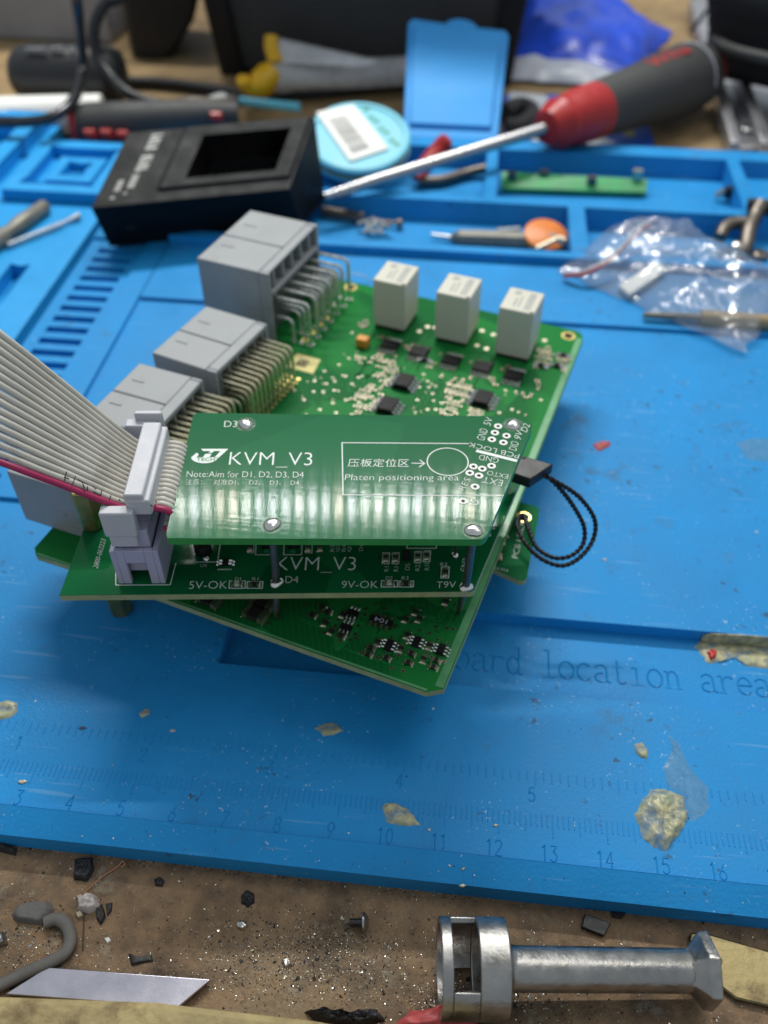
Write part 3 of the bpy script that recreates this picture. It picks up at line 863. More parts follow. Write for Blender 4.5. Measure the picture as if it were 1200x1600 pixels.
for q in [(845, 573), (870, 573), (880, 557), (664, 564)]:
    place_chip('transistor', sotc, *q, PCB_ROT)

def passive_mesh(w, d, h, body):
    mb = MB()
    mb.box(-w / 2 + w * .22, w / 2 - w * .22, -d / 2, d / 2, .008, h, 0)
    for s in (-1, 1):
        a, b = sorted((s * w / 2, s * (w / 2 - w * .23)))
        mb.box(a, b, -d / 2 - .004, d / 2 + .004, .006, h + .004, 1)
        a, b = sorted((s * (w / 2 + .03), s * w / 2))
        mb.hexa([(a, -d / 2 - .02, .002), (b, -d / 2 - .02, .002), (b, d / 2 + .02, .002), (a, d / 2 + .02, .002)],
                [(a + (.02 if s < 0 else 0), -d / 2, h * (.7 if s > 0 else .15)), (b - (.02 if s > 0 else 0), -d / 2, h * .5), (b - (.02 if s > 0 else 0), d / 2, h * .5), (a + (.02 if s < 0 else 0), d / 2, h * .4)], 1)
    return mb.mesh('resistor', [body, M['solder_dull']])
rX = passive_mesh(.155, .095, .05, M['chip_body']); 
for q, a in [((512, 957), .2), ((518, 987), 1.4), ((533, 994.5), 0), ((579.5, 1013), 0), ((575, 1023), 0), ((590, 1004), 1.57), ((603.5, 1029), 0), ((636.5, 993), 1.57), ((626, 1014), 1.57),
             ((642.5, 1022), 0), ((638, 1036.5), 0), ((671, 1009.5), 1.57), ((662, 1030.5), 1.57), ((681.5, 1033), 0), ((677, 1043.5), 0), ((488, 962), 0), ((503, 950), .1), ((508, 974), 1.57), ((536, 961), 1.5), ((650, 957), 1.5), ((634, 968), 1.5), ((655, 968), 1.5), ((697, 941), 1.5)]:
    inst('resistor', rX, pz(*q), PCB_ROT + a, pcb)
big = passive_mesh(.46, .26, .14, M['chip_body'])
for q in [(411, 945), (399, 963), (327, 940)]:
    inst('power_diode', big, pz(*q), PCB_ROT - .1, pcb)
# resistor network marked 104, seen upside down
p = pz(595, 974)
mb = MB(); fr = (Vector((p.x, p.y, ZP)), eu, ev)
mb2 = MB()
fb(mb2, fr, -.23, .23, -.09, .09, .01, .10)
ra = mb2.build('resistor_network', M['chip'], pcb)
mb = MB()
for k in range(4):
    for s in (-1, 1):
        x = -.17 + .113 * k; a, b = sorted((s * .08, s * .145))
        fb(mb, fr, x - .04, x + .04, a, b, .006, .105)
mb.build('terminals', M['solder_dull'], ra)
P = lambda x, y: fr[0] + eu * x + ev * y + Vector((0, 0, .10))
text_mesh('104', P(.13, .055), P(-.13, .055), P(.13, -.055), 'marking', M['print_white'], ra, .004, -.01)

# orange capacitor, yellow data-matrix label
p = pz(567, 540); fr = (Vector((p.x, p.y, ZP)), eu, ev); mb = MB(); fb(mb, fr, -.16, .16, -.13, .13, .01, .26); mb.build('tantalum_capacitor', M['orange_cap'], pcb, bevel=.02)
L4 = [pz(464, 552, ZP + .01), pz(501, 562, ZP + .01), pz(489, 584, ZP + .01), pz(447, 573, ZP + .01)]
mb = MB(); mb.prism(L4, ZP + .001, ZP + .012); lab = mb.build('paper_label', M['yellow_label'], pcb)
mb = MB()
ax = (L4[1] - L4[0]) ; ay = (L4[3] - L4[0])
for i in range(8):
    for j in range(8):
        if random.random() < .55 or i == 0 or j == 7:
            q = L4[0] + ax * (.28 + i * .05) + ay * (.25 + j * .062)
            mb.add([q, q + ax * .05, q + ax * .05 + ay * .062, q + ay * .062], [(3, 2, 1, 0)])
for v in mb.v: v.z = ZP + .016
mb.build('printed_code', M['ink'], lab)

# mounting holes with copper rings
for q in [(888, 525), (548, 449)]:
    mb = MB(); p = pz(*q); mb.ring(p, .0, .13, ZP + .006, 20, 0); mb.ring(p, .13, .19, ZP + .005, 20, 1)
    mb.build('mounting_hole', [M['hole'], M['gold']], pcb)

# fields of tiny parts and vias
tiny = MB()
def tiny_part(p, a, w, d, h, bm):
    ex = Vector((math.cos(a), math.sin(a), 0)); ey = Vector((-ex.y, ex.x, 0)); fr = (Vector((p.x, p.y, ZP)), ex, ey)
    fb(tiny, fr, -w * .28, w * .28, -d / 2, d / 2, .004, h, bm)
    for s in (-1, 1):
        a0, a1 = sorted((s * w * .28, s * w * .55)); fb(tiny, fr, a0, a1, -d / 2 - .01, d / 2 + .01, .003, h * .8, 0)
def inside(pt, poly):
    c = False
    for i in range(len(poly)):
        (x1, y1), (x2, y2) = poly[i], poly[i - 1]
        if (y1 > pt[1]) != (y2 > pt[1]) and pt[0] < (x2 - x1) * (pt[1] - y1) / (y2 - y1) + x1: c = not c
    return c
def scatter(poly, n, sizes=((.10, .055, .045), (.09, .05, .04), (.12, .065, .05)), mind=5):
    W_ = [pz(*q).to_2d() for q in poly]
    loc2 = [(p.dot(eu.to_2d()), p.dot(ev.to_2d())) for p in W_]
    x0, x1 = min(p[0] for p in loc2), max(p[0] for p in loc2); y0, y1 = min(p[1] for p in loc2), max(p[1] for p in loc2)
    y = y0 + .06; row = 0
    while y < y1:
        x = x0 + .05 + .06 * (row % 2); vert = random.random() < .4
        while x < x1:
            if inside((x, y), loc2) and random.random() < .80:
                w, d, h = random.choice(sizes); p = eu * x + ev * y
                tiny_part(p, PCB_ROT + (math.pi / 2 if vert else 0) + random.gauss(0, .05), w, d, h, random.choice([1, 1, 2, 2, 2]))
            x += .105 if vert else .175
        y += .19 if vert else .12; row += 1
scatter([(595, 563), (618, 560), (622, 585), (600, 620), (576, 652), (545, 652), (552, 620), (578, 595)], 62, mind=4.6)
scatter([(715, 588), (738, 592), (735, 615), (720, 640), (716, 652), (680, 652), (692, 630), (700, 600)], 46, mind=4.6)
scatter([(733, 638), (748, 640), (775, 640), (760, 655), (728, 655)], 16, mind=4.5)
scatter([(585, 528), (606, 520), (608, 528), (590, 533)], 6, mind=5)
scatter([(628, 540), (648, 538), (640, 548), (628, 547)], 6, mind=4)
scatter([(682, 553), (697, 550), (697, 558), (684, 560)], 6, mind=4)
scatter([(730, 565), (746, 562), (745, 570), (731, 573)], 6, mind=4)
scatter([(778, 577), (797, 573), (795, 581), (780, 584)], 6, mind=4)
scatter([(578, 555), (600, 555), (600, 566), (580, 562)], 8, mind=4)
scatter([(665, 562), (680, 566), (678, 578), (664, 572)], 8, mind=4)
scatter([(684, 582), (704, 586), (700, 594), (686, 590)], 8, mind=4)
scatter([(810, 615), (832, 612), (828, 626), (812, 622)], 9, mind=4)
scatter([(765, 592), (784, 592), (778, 606), (766, 602)], 7, mind=4)
scatter([(838, 592), (850, 598), (848, 612), (836, 608)], 8, mind=4)
scatter([(838, 545), (856, 540), (866, 548), (858, 575), (836, 578)], 16, mind=4.6)
scatter([(868, 552), (892, 552), (890, 585), (866, 580)], 10, mind=5)
scatter([(556, 506), (572, 498), (578, 508), (566, 514)], 5, mind=4)
scatter([(556, 558), (585, 560), (580, 570), (560, 570)], 5, mind=5)
tag(tiny.build('small_components', [M['solder_dull'], M['chip_body'], M['cap_tan']], pcb), kind='stuff')

# copper tracks showing as lighter lines under the lacquer
tracks = MB(); rt = random.Random(5)
pcb_px = [(560, 470), (850, 530), (880, 545), (800, 655), (460, 655), (520, 560)]
low_px = [(270, 945), (470, 1000), (660, 1068), (700, 1010), (715, 940), (300, 935)]
def track_field(poly, n, smin, smax, w):
    for _ in range(n):
        for _t in range(40):
            q = (rt.uniform(min(p[0] for p in poly), max(p[0] for p in poly)), rt.uniform(min(p[1] for p in poly), max(p[1] for p in poly)))
            if inside(q, poly): break
        p = pz(*q); d = rt.choice([eu, ev, -ev]); d2 = rt.choice([eu, -eu]) if d is not eu else rt.choice([ev, -ev])
        l1, l2 = rt.uniform(smin, smax), rt.uniform(.2, smax * .6)
        for k in range(rt.choice([1, 1, 2, 3])):
            o_ = (d2 * -1 + d) * (.055 * k)
            a_ = p + o_; b_ = a_ + d * l1; c_2 = b_ + (d + d2) * .12; e_ = c_2 + d2 * l2
            if all(inside(pt, poly_xy) for pt in ((a_.x, a_.y), (b_.x, b_.y), (e_.x, e_.y))): tracks.strip([a_, b_, c_2, e_], w, ZP + .003)
for poly_, n_ in ((pcb_px, 130), (low_px, 60)):
    poly_xy = [tuple(pz(*q)[:2]) for q in poly_]
    track_field(poly_, n_, .3, 1.4, .028)
tag(tracks.build('copper_tracks', mat('track_green', (.014, .185, .045), .35, spec=.1), pcb), kind='stuff')
vias = MB()
def via(px, py, r=.040):
    p = pz(px, py); vias.ring(p, .022, r, ZP + .006, 10, 0); vias.ring(p, 0, .022, ZP + .005, 8, 1)
for q in [(557, 997), (531, 1001), (548, 1000), (544, 993), (555, 991), (507, 989), (524, 978), (560, 978), (588, 1027), (563, 1020), (606, 1019), (600, 1002), (612, 996), (620, 1006), (635, 1003),
          (623, 1024), (640, 1015), (649, 994), (659, 998), (666, 1020), (684, 1000), (700, 1005), (694, 1034), (612, 1044), (630, 1048), (656, 985), (671, 990), (681, 980), (699, 982), (709, 983), (529, 968),
          (543, 957), (572, 951), (588, 944), (603, 951), (643, 950), (570, 960), (480, 945), (499, 957), (420, 974), (617, 979), (643, 972), (693, 950), (705, 953), (710, 945), (660, 1032), (674, 1026)]:
    via(*q)
for q in [(507, 580), (492, 595), (523, 596), (540, 588), (490, 612), (505, 612), (522, 610), (510, 600), (460, 610), (475, 625), (545, 560), (530, 570), (550, 600), (560, 590), (500, 640), (520, 630), (540, 625), (525, 645),
          (655, 605), (652, 625), (670, 605), (676, 615), (681, 640), (662, 585), (668, 596), (690, 630), (780, 645), (800, 640), (790, 610), (806, 612), (845, 625), (760, 590), (550, 520), (700, 600), (668, 640)]:
    via(q[0], q[1], .040)
rv = random.Random(9)
poly_xy = [(465, 600), (545, 545), (600, 530), (830, 600), (830, 650), (460, 650)]
for _ in range(90):
    q = (rv.uniform(460, 830), rv.uniform(530, 650))
    if inside(q, poly_xy): via(q[0], q[1], rv.choice([.028, .034]))
for q in [(668, 511), (655, 518), (753, 517), (771, 523), (745, 540), (760, 545), (680, 512), (851, 532)]:
    p = pz(*q); vias.ring(p, 0, .075, ZP + .007, 14, 0)
tag(vias.build('vias', [M['solder_dull'], M['hole']], pcb), kind='stuff')

# ------------------------------------------------------------------ adapter: two green boards on posts, header and feet
ZT, ZM = 4.45, 2.80
def tz(px, py): return at(px, py, ZT)
def mz(px, py): return at(px, py, ZM)
F_ = mz(93, 930)
adapter = thing('adapter_board', (7.5, 4, 0), 'two-storey green adapter board standing on metal posts over the larger board', 'adapter board')
top_out = [tz(262, 841), tz(752, 843), tz(759, 839), tz(763, 832), tz(831, 670), tz(832, 664), tz(826, 659), tz(773, 650), tz(560, 648.5), tz(308, 645), tz(302, 648), tz(259.5, 834)]
mb = MB(); mb.prism(top_out, ZT - .16, ZT - .012); top_edge = mb.build('top_board_edge', M['pcb_edge_green'], adapter)
mb = MB(); mb.prism(top_out, ZT - .012, ZT); top_b = mb.build('top_board', M['pcb_top'], adapter)
ldir = (mz(131.7, 823) - F_).normalized(); rdir = (mz(790, 807) - mz(741, 922)).normalized()
mid_out = [F_, mz(736, 924), mz(741, 921), mz(741, 921) + rdir * 3.4, F_ + ldir * 4.0]
mb = MB(); mb.prism(mid_out, ZM - .16, ZM - .012); mb.build('base_board_edge', M['pcb_edge'], adapter)
mb = MB(); mb.prism(mid_out, ZM - .012, ZM); mid_b = mb.build('base_board', M['pcb_mid'], adapter)

def T(body, fn, bl, br, tl, par, thin=-.012, m='silk'):
    return text_mesh(body, fn(*bl), fn(*br), fn(*tl), 'lettering', M[m], par, .006, thin)
T('KVM_V3', tz, (357, 730), (487.5, 731), (360, 706.5), top_b)
T('D3', tz, (350, 667.5), (370, 667.5), (351, 658), top_b)
T('Note:Aim for D1, D2, D3, D4', tz, (291, 747), (474.5, 748), (292.5, 736.5), top_b, -.014)
T('注意：   对准D1、  D2、  D3、  D4', tz, (289, 757.5), (467, 758.5), (290.5, 749), top_b, -.014)
T('压板定位区', tz, (543, 729.5), (638.5, 730), (545, 717), top_b, -.006)
T('Platen positioning area', tz, (538, 753.5), (716.5, 754), (540, 741.5), top_b, -.014)
for a in [('5V', (766, 666), (770.5, 655), (755, 662.5)), ('GND', (756.5, 689.5), (762.5, 672), (744.5, 686)), ('DIO', (806.7, 705), (811, 692), (794.7, 701.5)), ('9V', (813.5, 689), (817, 676), (803, 684)),
          ('D2', (823, 676), (828.5, 664.5), (813.5, 672)), ('PCB LOCK', (812, 710), (734, 691), (809.8, 717)), ('GND', (780, 716), (749.7, 710.5), (778, 724)), ('EXTO', (794.7, 742), (762.5, 735.5), (792.5, 748.5)),
          ('EXT', (786.5, 751), (755.7, 745), (783.5, 760)), ('RES', (725, 767.5), (735.5, 749.5), (716, 763.5)), ('G', (749, 782), (736, 779), (746.5, 791))]:
    T(a[0], tz, a[1], a[2], a[3], top_b, -.016)
mb = MB(); zz = ZT + .006
W = .022
mb.strip([tz(732.5, 693.5), tz(534.5, 692), tz(536, 773.5), tz(785, 775)], W, zz)
mb.strip([tz(643, 724), tz(663, 724.5)], W, zz); mb.strip([tz(656, 719), tz(663.5, 724.5), tz(655, 730)], W, zz)
cc = tz(699.5, 721.5); rr = (tz(731.5, 721.5) - tz(667.5, 721.5)).length / 2
mb.ring(cc, rr - W / 2, rr + W / 2, zz, 48)
mb.strip([tz(744, 704.5), tz(808, 720.5)], .075, zz)
mb.build('printed_lines', M['silk'], top_b)
# maker's emblem
def lz(x, y): return tz(280 + x / 5.4545, 680 + y / 5.4545)
mb = MB()
def flat(mb, pts, z, mi=0):
    pts = [Vector((p[0], p[1], z)) for p in pts]
    a = sum(pts[i].x * pts[(i + 1) % len(pts)].y - pts[(i + 1) % len(pts)].x * pts[i].y for i in range(len(pts)))
    if a < 0: pts = pts[::-1]
    mb.add(pts, [tuple(range(len(pts)))], mi)
flat(mb, [lz(185, 118), lz(420, 118), lz(332, 198), lz(300, 192), lz(352, 137), lz(298, 137), lz(280, 152), lz(250, 152), lz(268, 137), lz(205, 137)], zz)
flat(mb, [lz(150, 150), lz(168, 166), lz(150, 190), lz(103, 190)], zz)
flat(mb, [lz(225, 160), lz(278, 160), lz(256, 190), lz(200, 190)], zz)
flat(mb, [lz(103, 190)] + [lz(215 - 112 * math.cos(math.pi * i / 14), 193 + 48 * math.sin(math.pi * i / 14)) for i in range(15)] + [lz(330, 190)], zz)
mb.build('emblem', M['silk'], top_b)
text_mesh('TECH', lz(146, 222), lz(304, 222), lz(150, 194), 'lettering', M['pcb_edge_green'], top_b, .011, .012)
# ring pads with their holes
for q in [(655, 175), (622, 243), (590, 313), (743, 275), (710, 345), (398, 595), (490, 618), (587, 588), (360, 662), (455, 690), (415, 805), (290, 955)]:
    p = tz(680 + q[0] / 6.667, 640 + q[1] / 6.667)
    mb = MB(); mb.ring(p, .036, .082, ZT + .008, 24, 0); mb.ring(p, 0, .037, ZT + .007, 16, 1)
    mb.build('ring_pad', [M['white'], M['hole']], top_b)

def dome(p, r, h, name, m, par, seed=0):
    mb = MB(); n = 20; rings = 7; vs_, fs_ = [], []
    for i in range(rings + 1):
        t = i / rings * math.pi / 2
        for k in range(n):
            a = 2 * math.pi * k / n
            rr_ = r * math.cos(t) * (1 + .10 * math.sin(2 * a + seed) + .06 * math.sin(3 * a + 2 * seed))
            vs_.append((p.x + rr_ * math.cos(a), p.y + rr_ * math.sin(a), p.z + h * math.sin(t)))
    for i in range(rings):
        for k in range(n):
            a, b = i * n + k, i * n + (k + 1) % n; fs_.append((a, b, b + n, a + n))
    mb.add(vs_, fs_); return mb.build(name, m, par, smooth=80)
POSTS = [((425, 820), (432, 911), (433, 968)), ((740, 829), (728, 917), (716, 959)), ((384, 663), None, None), ((802, 664), None, None)]
for i, (a, b, c) in enumerate(POSTS):
    p = tz(*a)
    dome(p, .155, .09, 'solder_dome', M['solder'], adapter, i * 1.7)
    mb = MB(); mb.ring(p, .15, .21, ZT + .004, 28); mb.build('flux_ring', M['glue_clear'], adapter)
    if b:
        q, r_ = mz(*b), pz(*c); r_ = Vector((r_.x, r_.y, ZP + .02))
        mb = MB().tube([p, q, q.lerp(r_, .35), q.lerp(r_, .72), r_], [.078, .078, .072, .066, .04], 14); post = mb.build('post', M['post'], adapter, smooth=50)
        dome(Vector((q.x, q.y, ZM)), .135, .10, 'solder_fillet', M['solder'], adapter, i)
    else:
        q = Vector((p.x, p.y, ZP + .02)); mb = MB().tube([p, q], .078, 14); mb.build('post', M['post'], adapter, smooth=50)
p = mz(711, 868); MB().tube([p + Vector((0, 0, .8)), p], .03, 8).build('pin', M['post'], adapter); dome(p, .075, .07, 'solder_fillet', M['solder'], adapter, 3)

# base board print
for a in [('KVM_V3', (430, 895), (555.5, 895), (433, 870.5), -.014), ('D4', (446, 911), (466, 911), (446.5, 900.5), -.014), ('5V-OK', (295, 920.5), (354.5, 920), (296.5, 908.5), -.014), ('9V-OK', (533.5, 919), (590, 919), (534.5, 908), -.014),
          ('T9V', (681.5, 919), (711.7, 918.5), (682.5, 909), -.014), ('D1', (367.5, 907.5), (376, 907.5), (368, 902.5), -.012), ('R1', (394, 907), (403.5, 907), (394.5, 902.5), -.012), ('D2', (602.5, 906), (613, 906), (603, 901), -.012),
          ('R3', (627.5, 906), (638, 906), (628, 901), -.012), ('R2', (688, 884.5), (698.5, 884.5), (688.5, 879.5), -.012), ('R13', (607, 893), (608, 880), (600, 893), -.02), ('R14', (622, 893), (622.6, 880), (615, 893), -.02),
          ('D5', (640, 891), (640.5, 881), (633, 891), -.02), ('R23', (656, 892), (656.5, 879), (649, 892), -.02), ('R10', (670.5, 891), (671, 878), (663.5, 891), -.02), ('U4', (313, 886), (323, 886), (313.5, 881), -.02),
          ('2800-062223', (152.5, 889), (165.5, 844), (145.5, 886), -.016), ('GND', (727, 894), (730.5, 874), (719.5, 892), -.016), ('R5', (522, 862), (522.5, 851), (516, 862), -.02), ('Q2', (531, 862), (531.5, 851), (525, 862), -.02),
          ('R4', (540, 862), (540.5, 851), (534, 862), -.02), ('Q1', (549, 862), (549.5, 851), (543, 862), -.02), ('D4', (567, 861), (567.5, 851), (561, 861), -.02)]:
    T(a[0], mz, a[1], a[2], a[3], mid_b, a[4])
mb = MB(); zz = ZM + .006; W = .018
def rect(x0, y0, x1, y1):
    sh = lambda x, y: mz(x + (919 - y) * .06, y)
    mb.strip([sh(x0, y1), sh(x1, y1), sh(x1, y0), sh(x0, y0)], W, zz, True)
for r in [(358, 908, 383, 919.5), (386, 909, 410, 919.5), (595.5, 907.5, 620.5, 917.5), (623, 908, 645.5, 917.5), (688, 886, 700, 903.5), (595, 864, 605.5, 881), (610.5, 864, 620.5, 881), (645, 862, 655, 879), (659, 861, 669, 878),
          (396, 840, 426, 867), (440, 840, 468, 867), (632, 840, 678, 857), (384, 848, 393, 864), (474, 848, 484, 864)]:
    rect(*r)
mb.strip([mz(181, 880), mz(181, 914.5), mz(266, 914), mz(275, 880)], W, zz)
mb.strip([mz(308, 878.5), mz(340, 878.5), mz(344, 850)], W, zz)
mb.strip([mz(340, 890), mz(362, 890)], W * 1.3, zz)
for q in [(764, 836), (770, 825)]:
    c = mz(*q); mb.strip([c + Vector((-.03, -.03, 0)), c + Vector((.03, -.03, 0)), c + Vector((.03, .03, 0)), c + Vector((-.03, .03, 0))], .012, zz, True)
mb.build('printed_lines', M['silk'], mid_b)
rot_m = math.radians(6.9)
r2 = passive_mesh(.17, .085, .05, M['chip_body']); ledm = passive_mesh(.17, .09, .07, M['led_lens'])
for q, me, a, nm in [((370.5, 914), ledm, 0, 'led'), ((398, 914), r2, 0, 'resistor'), ((608, 912.5), ledm, 0, 'led'), ((634, 912.5), r2, 0, 'resistor'), ((695, 895), r2, 1.57, 'resistor'), ((602, 872), r2, 1.57, 'resistor'), ((617, 872), r2, 1.57, 'resistor'),
                     ((652, 870), r2, 1.57, 'resistor'), ((666, 869), r2, 1.57, 'resistor'), ((391, 856), r2, 1.57, 'resistor'), ((481, 856), r2, 1.57, 'resistor'), ((500, 856), r2, 1.57, 'resistor')]:
    inst(nm, me, mz(*q), rot_m + a, adapter)
d5 = MB().box(-.07, .07, -.11, .11, .01, .09).mesh('diode', M['chip'])
inst('diode', d5, mz(635, 870), rot_m, adapter)
s3 = chip_mesh(.15, .15, .09, 2, 'x', .05, .05)
o = inst('transistor', s3[0], mz(353, 881), rot_m, adapter); inst('leads', s3[1], mz(353, 881), rot_m, o)
for q in [(417, 852), (458, 852)]:
    p = mz(*q); mb = MB(); mb.tube([p + Vector((0, 0, .01)), p + Vector((0, 0, .12))], [.13, .12], 12); mb.build('trimmer', M['chip'], adapter)
    p = mz(q[0], q[1] + 9); mb = MB(); mb.prism([p + Vector((-.05, -.04, 0)), p + Vector((.05, -.04, 0)), p + Vector((.025, .05, 0)), p + Vector((-.025, .05, 0))], ZM + .006, ZM + .03); mb.build('green_wedge', M['green_strip'], adapter)
p = mz(318, 862); mb = MB(); mb.lathe([(0, .15), (.03, .17), (.2, .17), (.23, .15)], p + Vector((0, 0, .005)), (0, 0, 1), 20); mb.build('power_inductor', M['chip'], adapter, smooth=40)
dome(mz(322, 874), .07, .08, 'solder_fillet', M['solder'], adapter, 2)

# shrouded pin header on the base board
H0 = mz(186, 912.5); ang = math.radians(6.9)
hx = Vector((math.cos(ang), math.sin(ang), 0)); hy = Vector((-hx.y, hx.x, 0)); HF = (Vector((H0.x, H0.y, 0)), hx, hy)
HW = (mz(259.4, 911.5) - H0).dot(hx); HL = 2.75; HZ = ZM + .92
mb = MB(); z0 = ZM + .004; wl = .10
fb(mb, HF, 0, wl, 0, HL, z0, HZ); fb(mb, HF, HW - wl, HW, 0, HL, z0, HZ)
fb(mb, HF, wl, HW - wl, HL - wl, HL, z0, HZ)
nx0, nx1 = HW * .29, HW * .70
fb(mb, HF, wl, nx0, 0, wl, z0, HZ); fb(mb, HF, nx1, HW - wl, 0, wl, z0, HZ); fb(mb, HF, nx0, nx1, 0, wl, z0 + .58, HZ)
fb(mb, HF, wl, HW - wl, .45, HL - wl, z0 + .02, z0 + .2)
fb(mb, HF, nx0 - .03, nx1 + .03, .16, .24, z0 + .20, z0 + .40)
mb.build('pin_header', M['header'], adapter, bevel=.012)
# brass hexagonal feet: one shows at the left, one carries the right side
for q, nm in (((146, 818), 'standoff'), ((640, 760), 'standoff')):
    p = mz(*q)
    n6 = lambda r: [(p.x + r * math.cos(math.radians(60 * k + 10)), p.y + r * math.sin(math.radians(60 * k + 10))) for k in range(6)]
    if q[0] < 200:
        mb = MB(); mb.prism(n6(.28), ZM + .005, ZM + 1.05); mb.build(nm, M['brass'], adapter, bevel=.03)
    mb = MB(); mb.prism(n6(.27), 0.004, ZM - .165); mb.build(nm, M['brass'] if q[0] < 200 else M['post'], adapter, bevel=.03)

# ------------------------------------------------------------------ grey ribbon cable with its plug
rib = thing('ribbon_cable', H0.to_2d().to_3d() + Vector((.4, 1.2, HZ)), 'grey flat ribbon cable with one magenta wire plugged into the adapter', 'ribbon cable')
mb = MB(); fb(mb, HF, wl + .04, HW - wl - .04, .40, HL - .14, z0 + .25, HZ + .42); fb(mb, HF, wl + .04, HW - wl - .04, .12, .40, z0 + .62, HZ + .42); mb.build('socket', M['header'], rib, bevel=.02)
for (y0, y1) in ((.0, .22), (HL - .34, HL - .10)):
    mb = MB(); fb(mb, HF, .02, .62, y0, y1, HZ + .38, HZ + .98)
    fb(mb, HF, .07, .57, y0 + .03, y1 - .001, HZ + .08, HZ + .381)
    if y0 > 1: fb(mb, HF, .20, .74, HL - .16, HL - .04, HZ + .60, HZ + 1.14)
    mb.build('end_clip', M['socket'], rib, bevel=.03)
zb = HZ + 1.28
bl_, br_ = at(191, 774, zb), at(222.5, 774, zb)
loc = lambda p: ((p - HF[0]).dot(hx), (p - HF[0]).dot(hy))
bx0, by0 = loc(bl_); bx1, _ = loc(br_)
by1 = loc(at(237, 659, zb))[1]
mb = MB(); fb(mb, HF, bx0, bx1, by0, by1, HZ + .92, zb)
fb(mb, HF, bx0 + .03, bx1 + .10, by0 - .02, by1 + .02, HZ + .80, zb - .12)
mb.build('strain_relief', M['socket'], rib, bevel=.035)
NW = 16
y_first, y_last = .29, by1 - .10
zw = HZ + .82
Pf0, Pf1 = atD(-80, 690, 15.4), atD(0, 722, 15.0)
Pb0, Pb1 = atD(-80, 466, 15.6), atD(0, 521, 15.2)
Pfa, Pba = Pf0 + Vector((-4.2, .2, .6)), Pb0 + Vector((-4.4, .9, .3))
Pfb, Pbb = Pf0 + Vector((-9.0, 2.0, -1.2)), Pb0 + Vector((-9.0, 2.8, -2.0))
for k in range(NW):
    t = k / (NW - 1)
    y = y_first + (y_last - y_first) * t
    L = lambda x, z, dy=0: HF[0] + hx * x + hy * (y + dy) + Vector((0, 0, z))
    pts = [Pfb.lerp(Pbb, t), Pfa.lerp(Pba, t), Pf0.lerp(Pb0, t), Pf1.lerp(Pb1, t), Pf1.lerp(Pb1, t).lerp(L(bx0 - .25, zw + .22), .55) + Vector((0, 0, -.06)), L(bx0 - .25, zw + .10), L(bx0 + .02, zw), L(bx1 + .10, zw), L(bx1 + .26, zw - .02), L(bx1 + .38, zw - .12), L(bx1 + .42, zw - .30), L(bx1 + .36, zw - .46), L(bx1 + .2, zw - .54)]
    sp = (y_last - y_first) / (NW - 1)
    sm_ = smoothpath(pts, 5)
    sm_ = [p + Vector((0, 0, .018 * mnoise.noise(Vector((i * .35, k * .8, 3))))) for i, p in enumerate(sm_)]
    mb = MB().tube(sm_, sp * .515, 8)
    o = mb.build('wire', M['wire_red'] if k == 0 else M['wire_grey'], rib, smooth=80)
    if k == 0: o['label'] = 'magenta marker wire at the near edge'
# small black print on the ribbon near the magenta wire, laid on the wires' upper surface
bpy.context.view_layer.update()
_dg = bpy.context.evaluated_depsgraph_get()
def surf(px, py):
    d = ray(px, py).normalized()
    ok, p, n, i_, ob_, m_ = scene.ray_cast(_dg, CAM * U, d)
    return (p / U + n * .004) if ok else at(px, py, zw)
mb = MB()
for (a, b) in [((102, 742), (101, 751)), ((104, 737), (103, 741)), ((118, 744), (112, 760)), ((121, 749), (138, 758)), ((137, 760), (136, 768)), ((144, 760), (150, 765)), ((146, 768), (157, 774)), ((159, 766), (157, 775)), ((173, 774), (171, 782)), ((186, 780), (188, 783)), ((100, 745), (108, 748)), ((128, 753), (132, 763)), ((124, 762), (133, 768)), ((243, 783), (245, 785)), ((235, 789), (238, 791)), ((242, 790), (244, 792))]:
    n_ = 5
    mb.tube([surf(a[0] + (b[0] - a[0]) * i / n_, a[1] + (b[1] - a[1]) * i / n_) for i in range(n_ + 1)], .009, 4)
mb.build('wire_print', M['ink'], rib)

# ------------------------------------------------------------------ lock tab, jumper plug and its twisted cord
ZL = 1.30
def kz(px, py): return at(px, py, ZL)
tab = thing('lock_tab', kz(790, 840), 'small green tab board with a corner hole sticking out at the right', 'tab board')
tout = [kz(690, 858), kz(740, 770), kz(793, 779.5), kz(838, 791), kz(843, 796), kz(842, 803), kz(823, 903), kz(818, 907), kz(810, 906), kz(763, 884)]
mb = MB(); mb.prism(tout, ZL - .16, ZL - .012); mb.build('tab_edge', M['pcb_edge'], tab)
mb = MB(); mb.prism(tout, ZL - .012, ZL); tab_f = mb.build('tab_face', M['pcb_tab'], tab)
p = kz(818, 808); mb = MB(); mb.ring(p, 0, .13, ZL + .006, 20, 0); mb.ring(p, .13, .17, ZL + .005, 20, 1); mb.build('corner_hole', [M['hole'], M['gold']], tab)
mb = MB(); mb.strip([kz(788, 852), kz(789, 832)], .022, ZL + .006); mb.strip([kz(784, 840), kz(789, 831), kz(795, 841)], .022, ZL + .006); mb.strip([kz(792, 807), kz(799, 809)], .04, ZL + .006); mb.strip([kz(793, 814), kz(797, 803)], .016, ZL + .006)
mb.build('printed_lines', M['silk'], tab_f)
text_mesh('PCB LOCK', kz(809, 873), kz(821, 815), kz(800, 871), 'lettering', M['silk'], tab_f, .006, -.016)
text_mesh('31103', kz(771, 889), kz(793, 894), kz(772, 885), 'lettering', M['silk'], tab_f, .006, -.016)
mb = MB(); p = kz(780, 872); mb.box(p.x - .06, p.x + .06, p.y - .09, p.y + .09, ZL + .004, ZL + .06); mb.build('solder_lug', M['solder_dull'], tab)

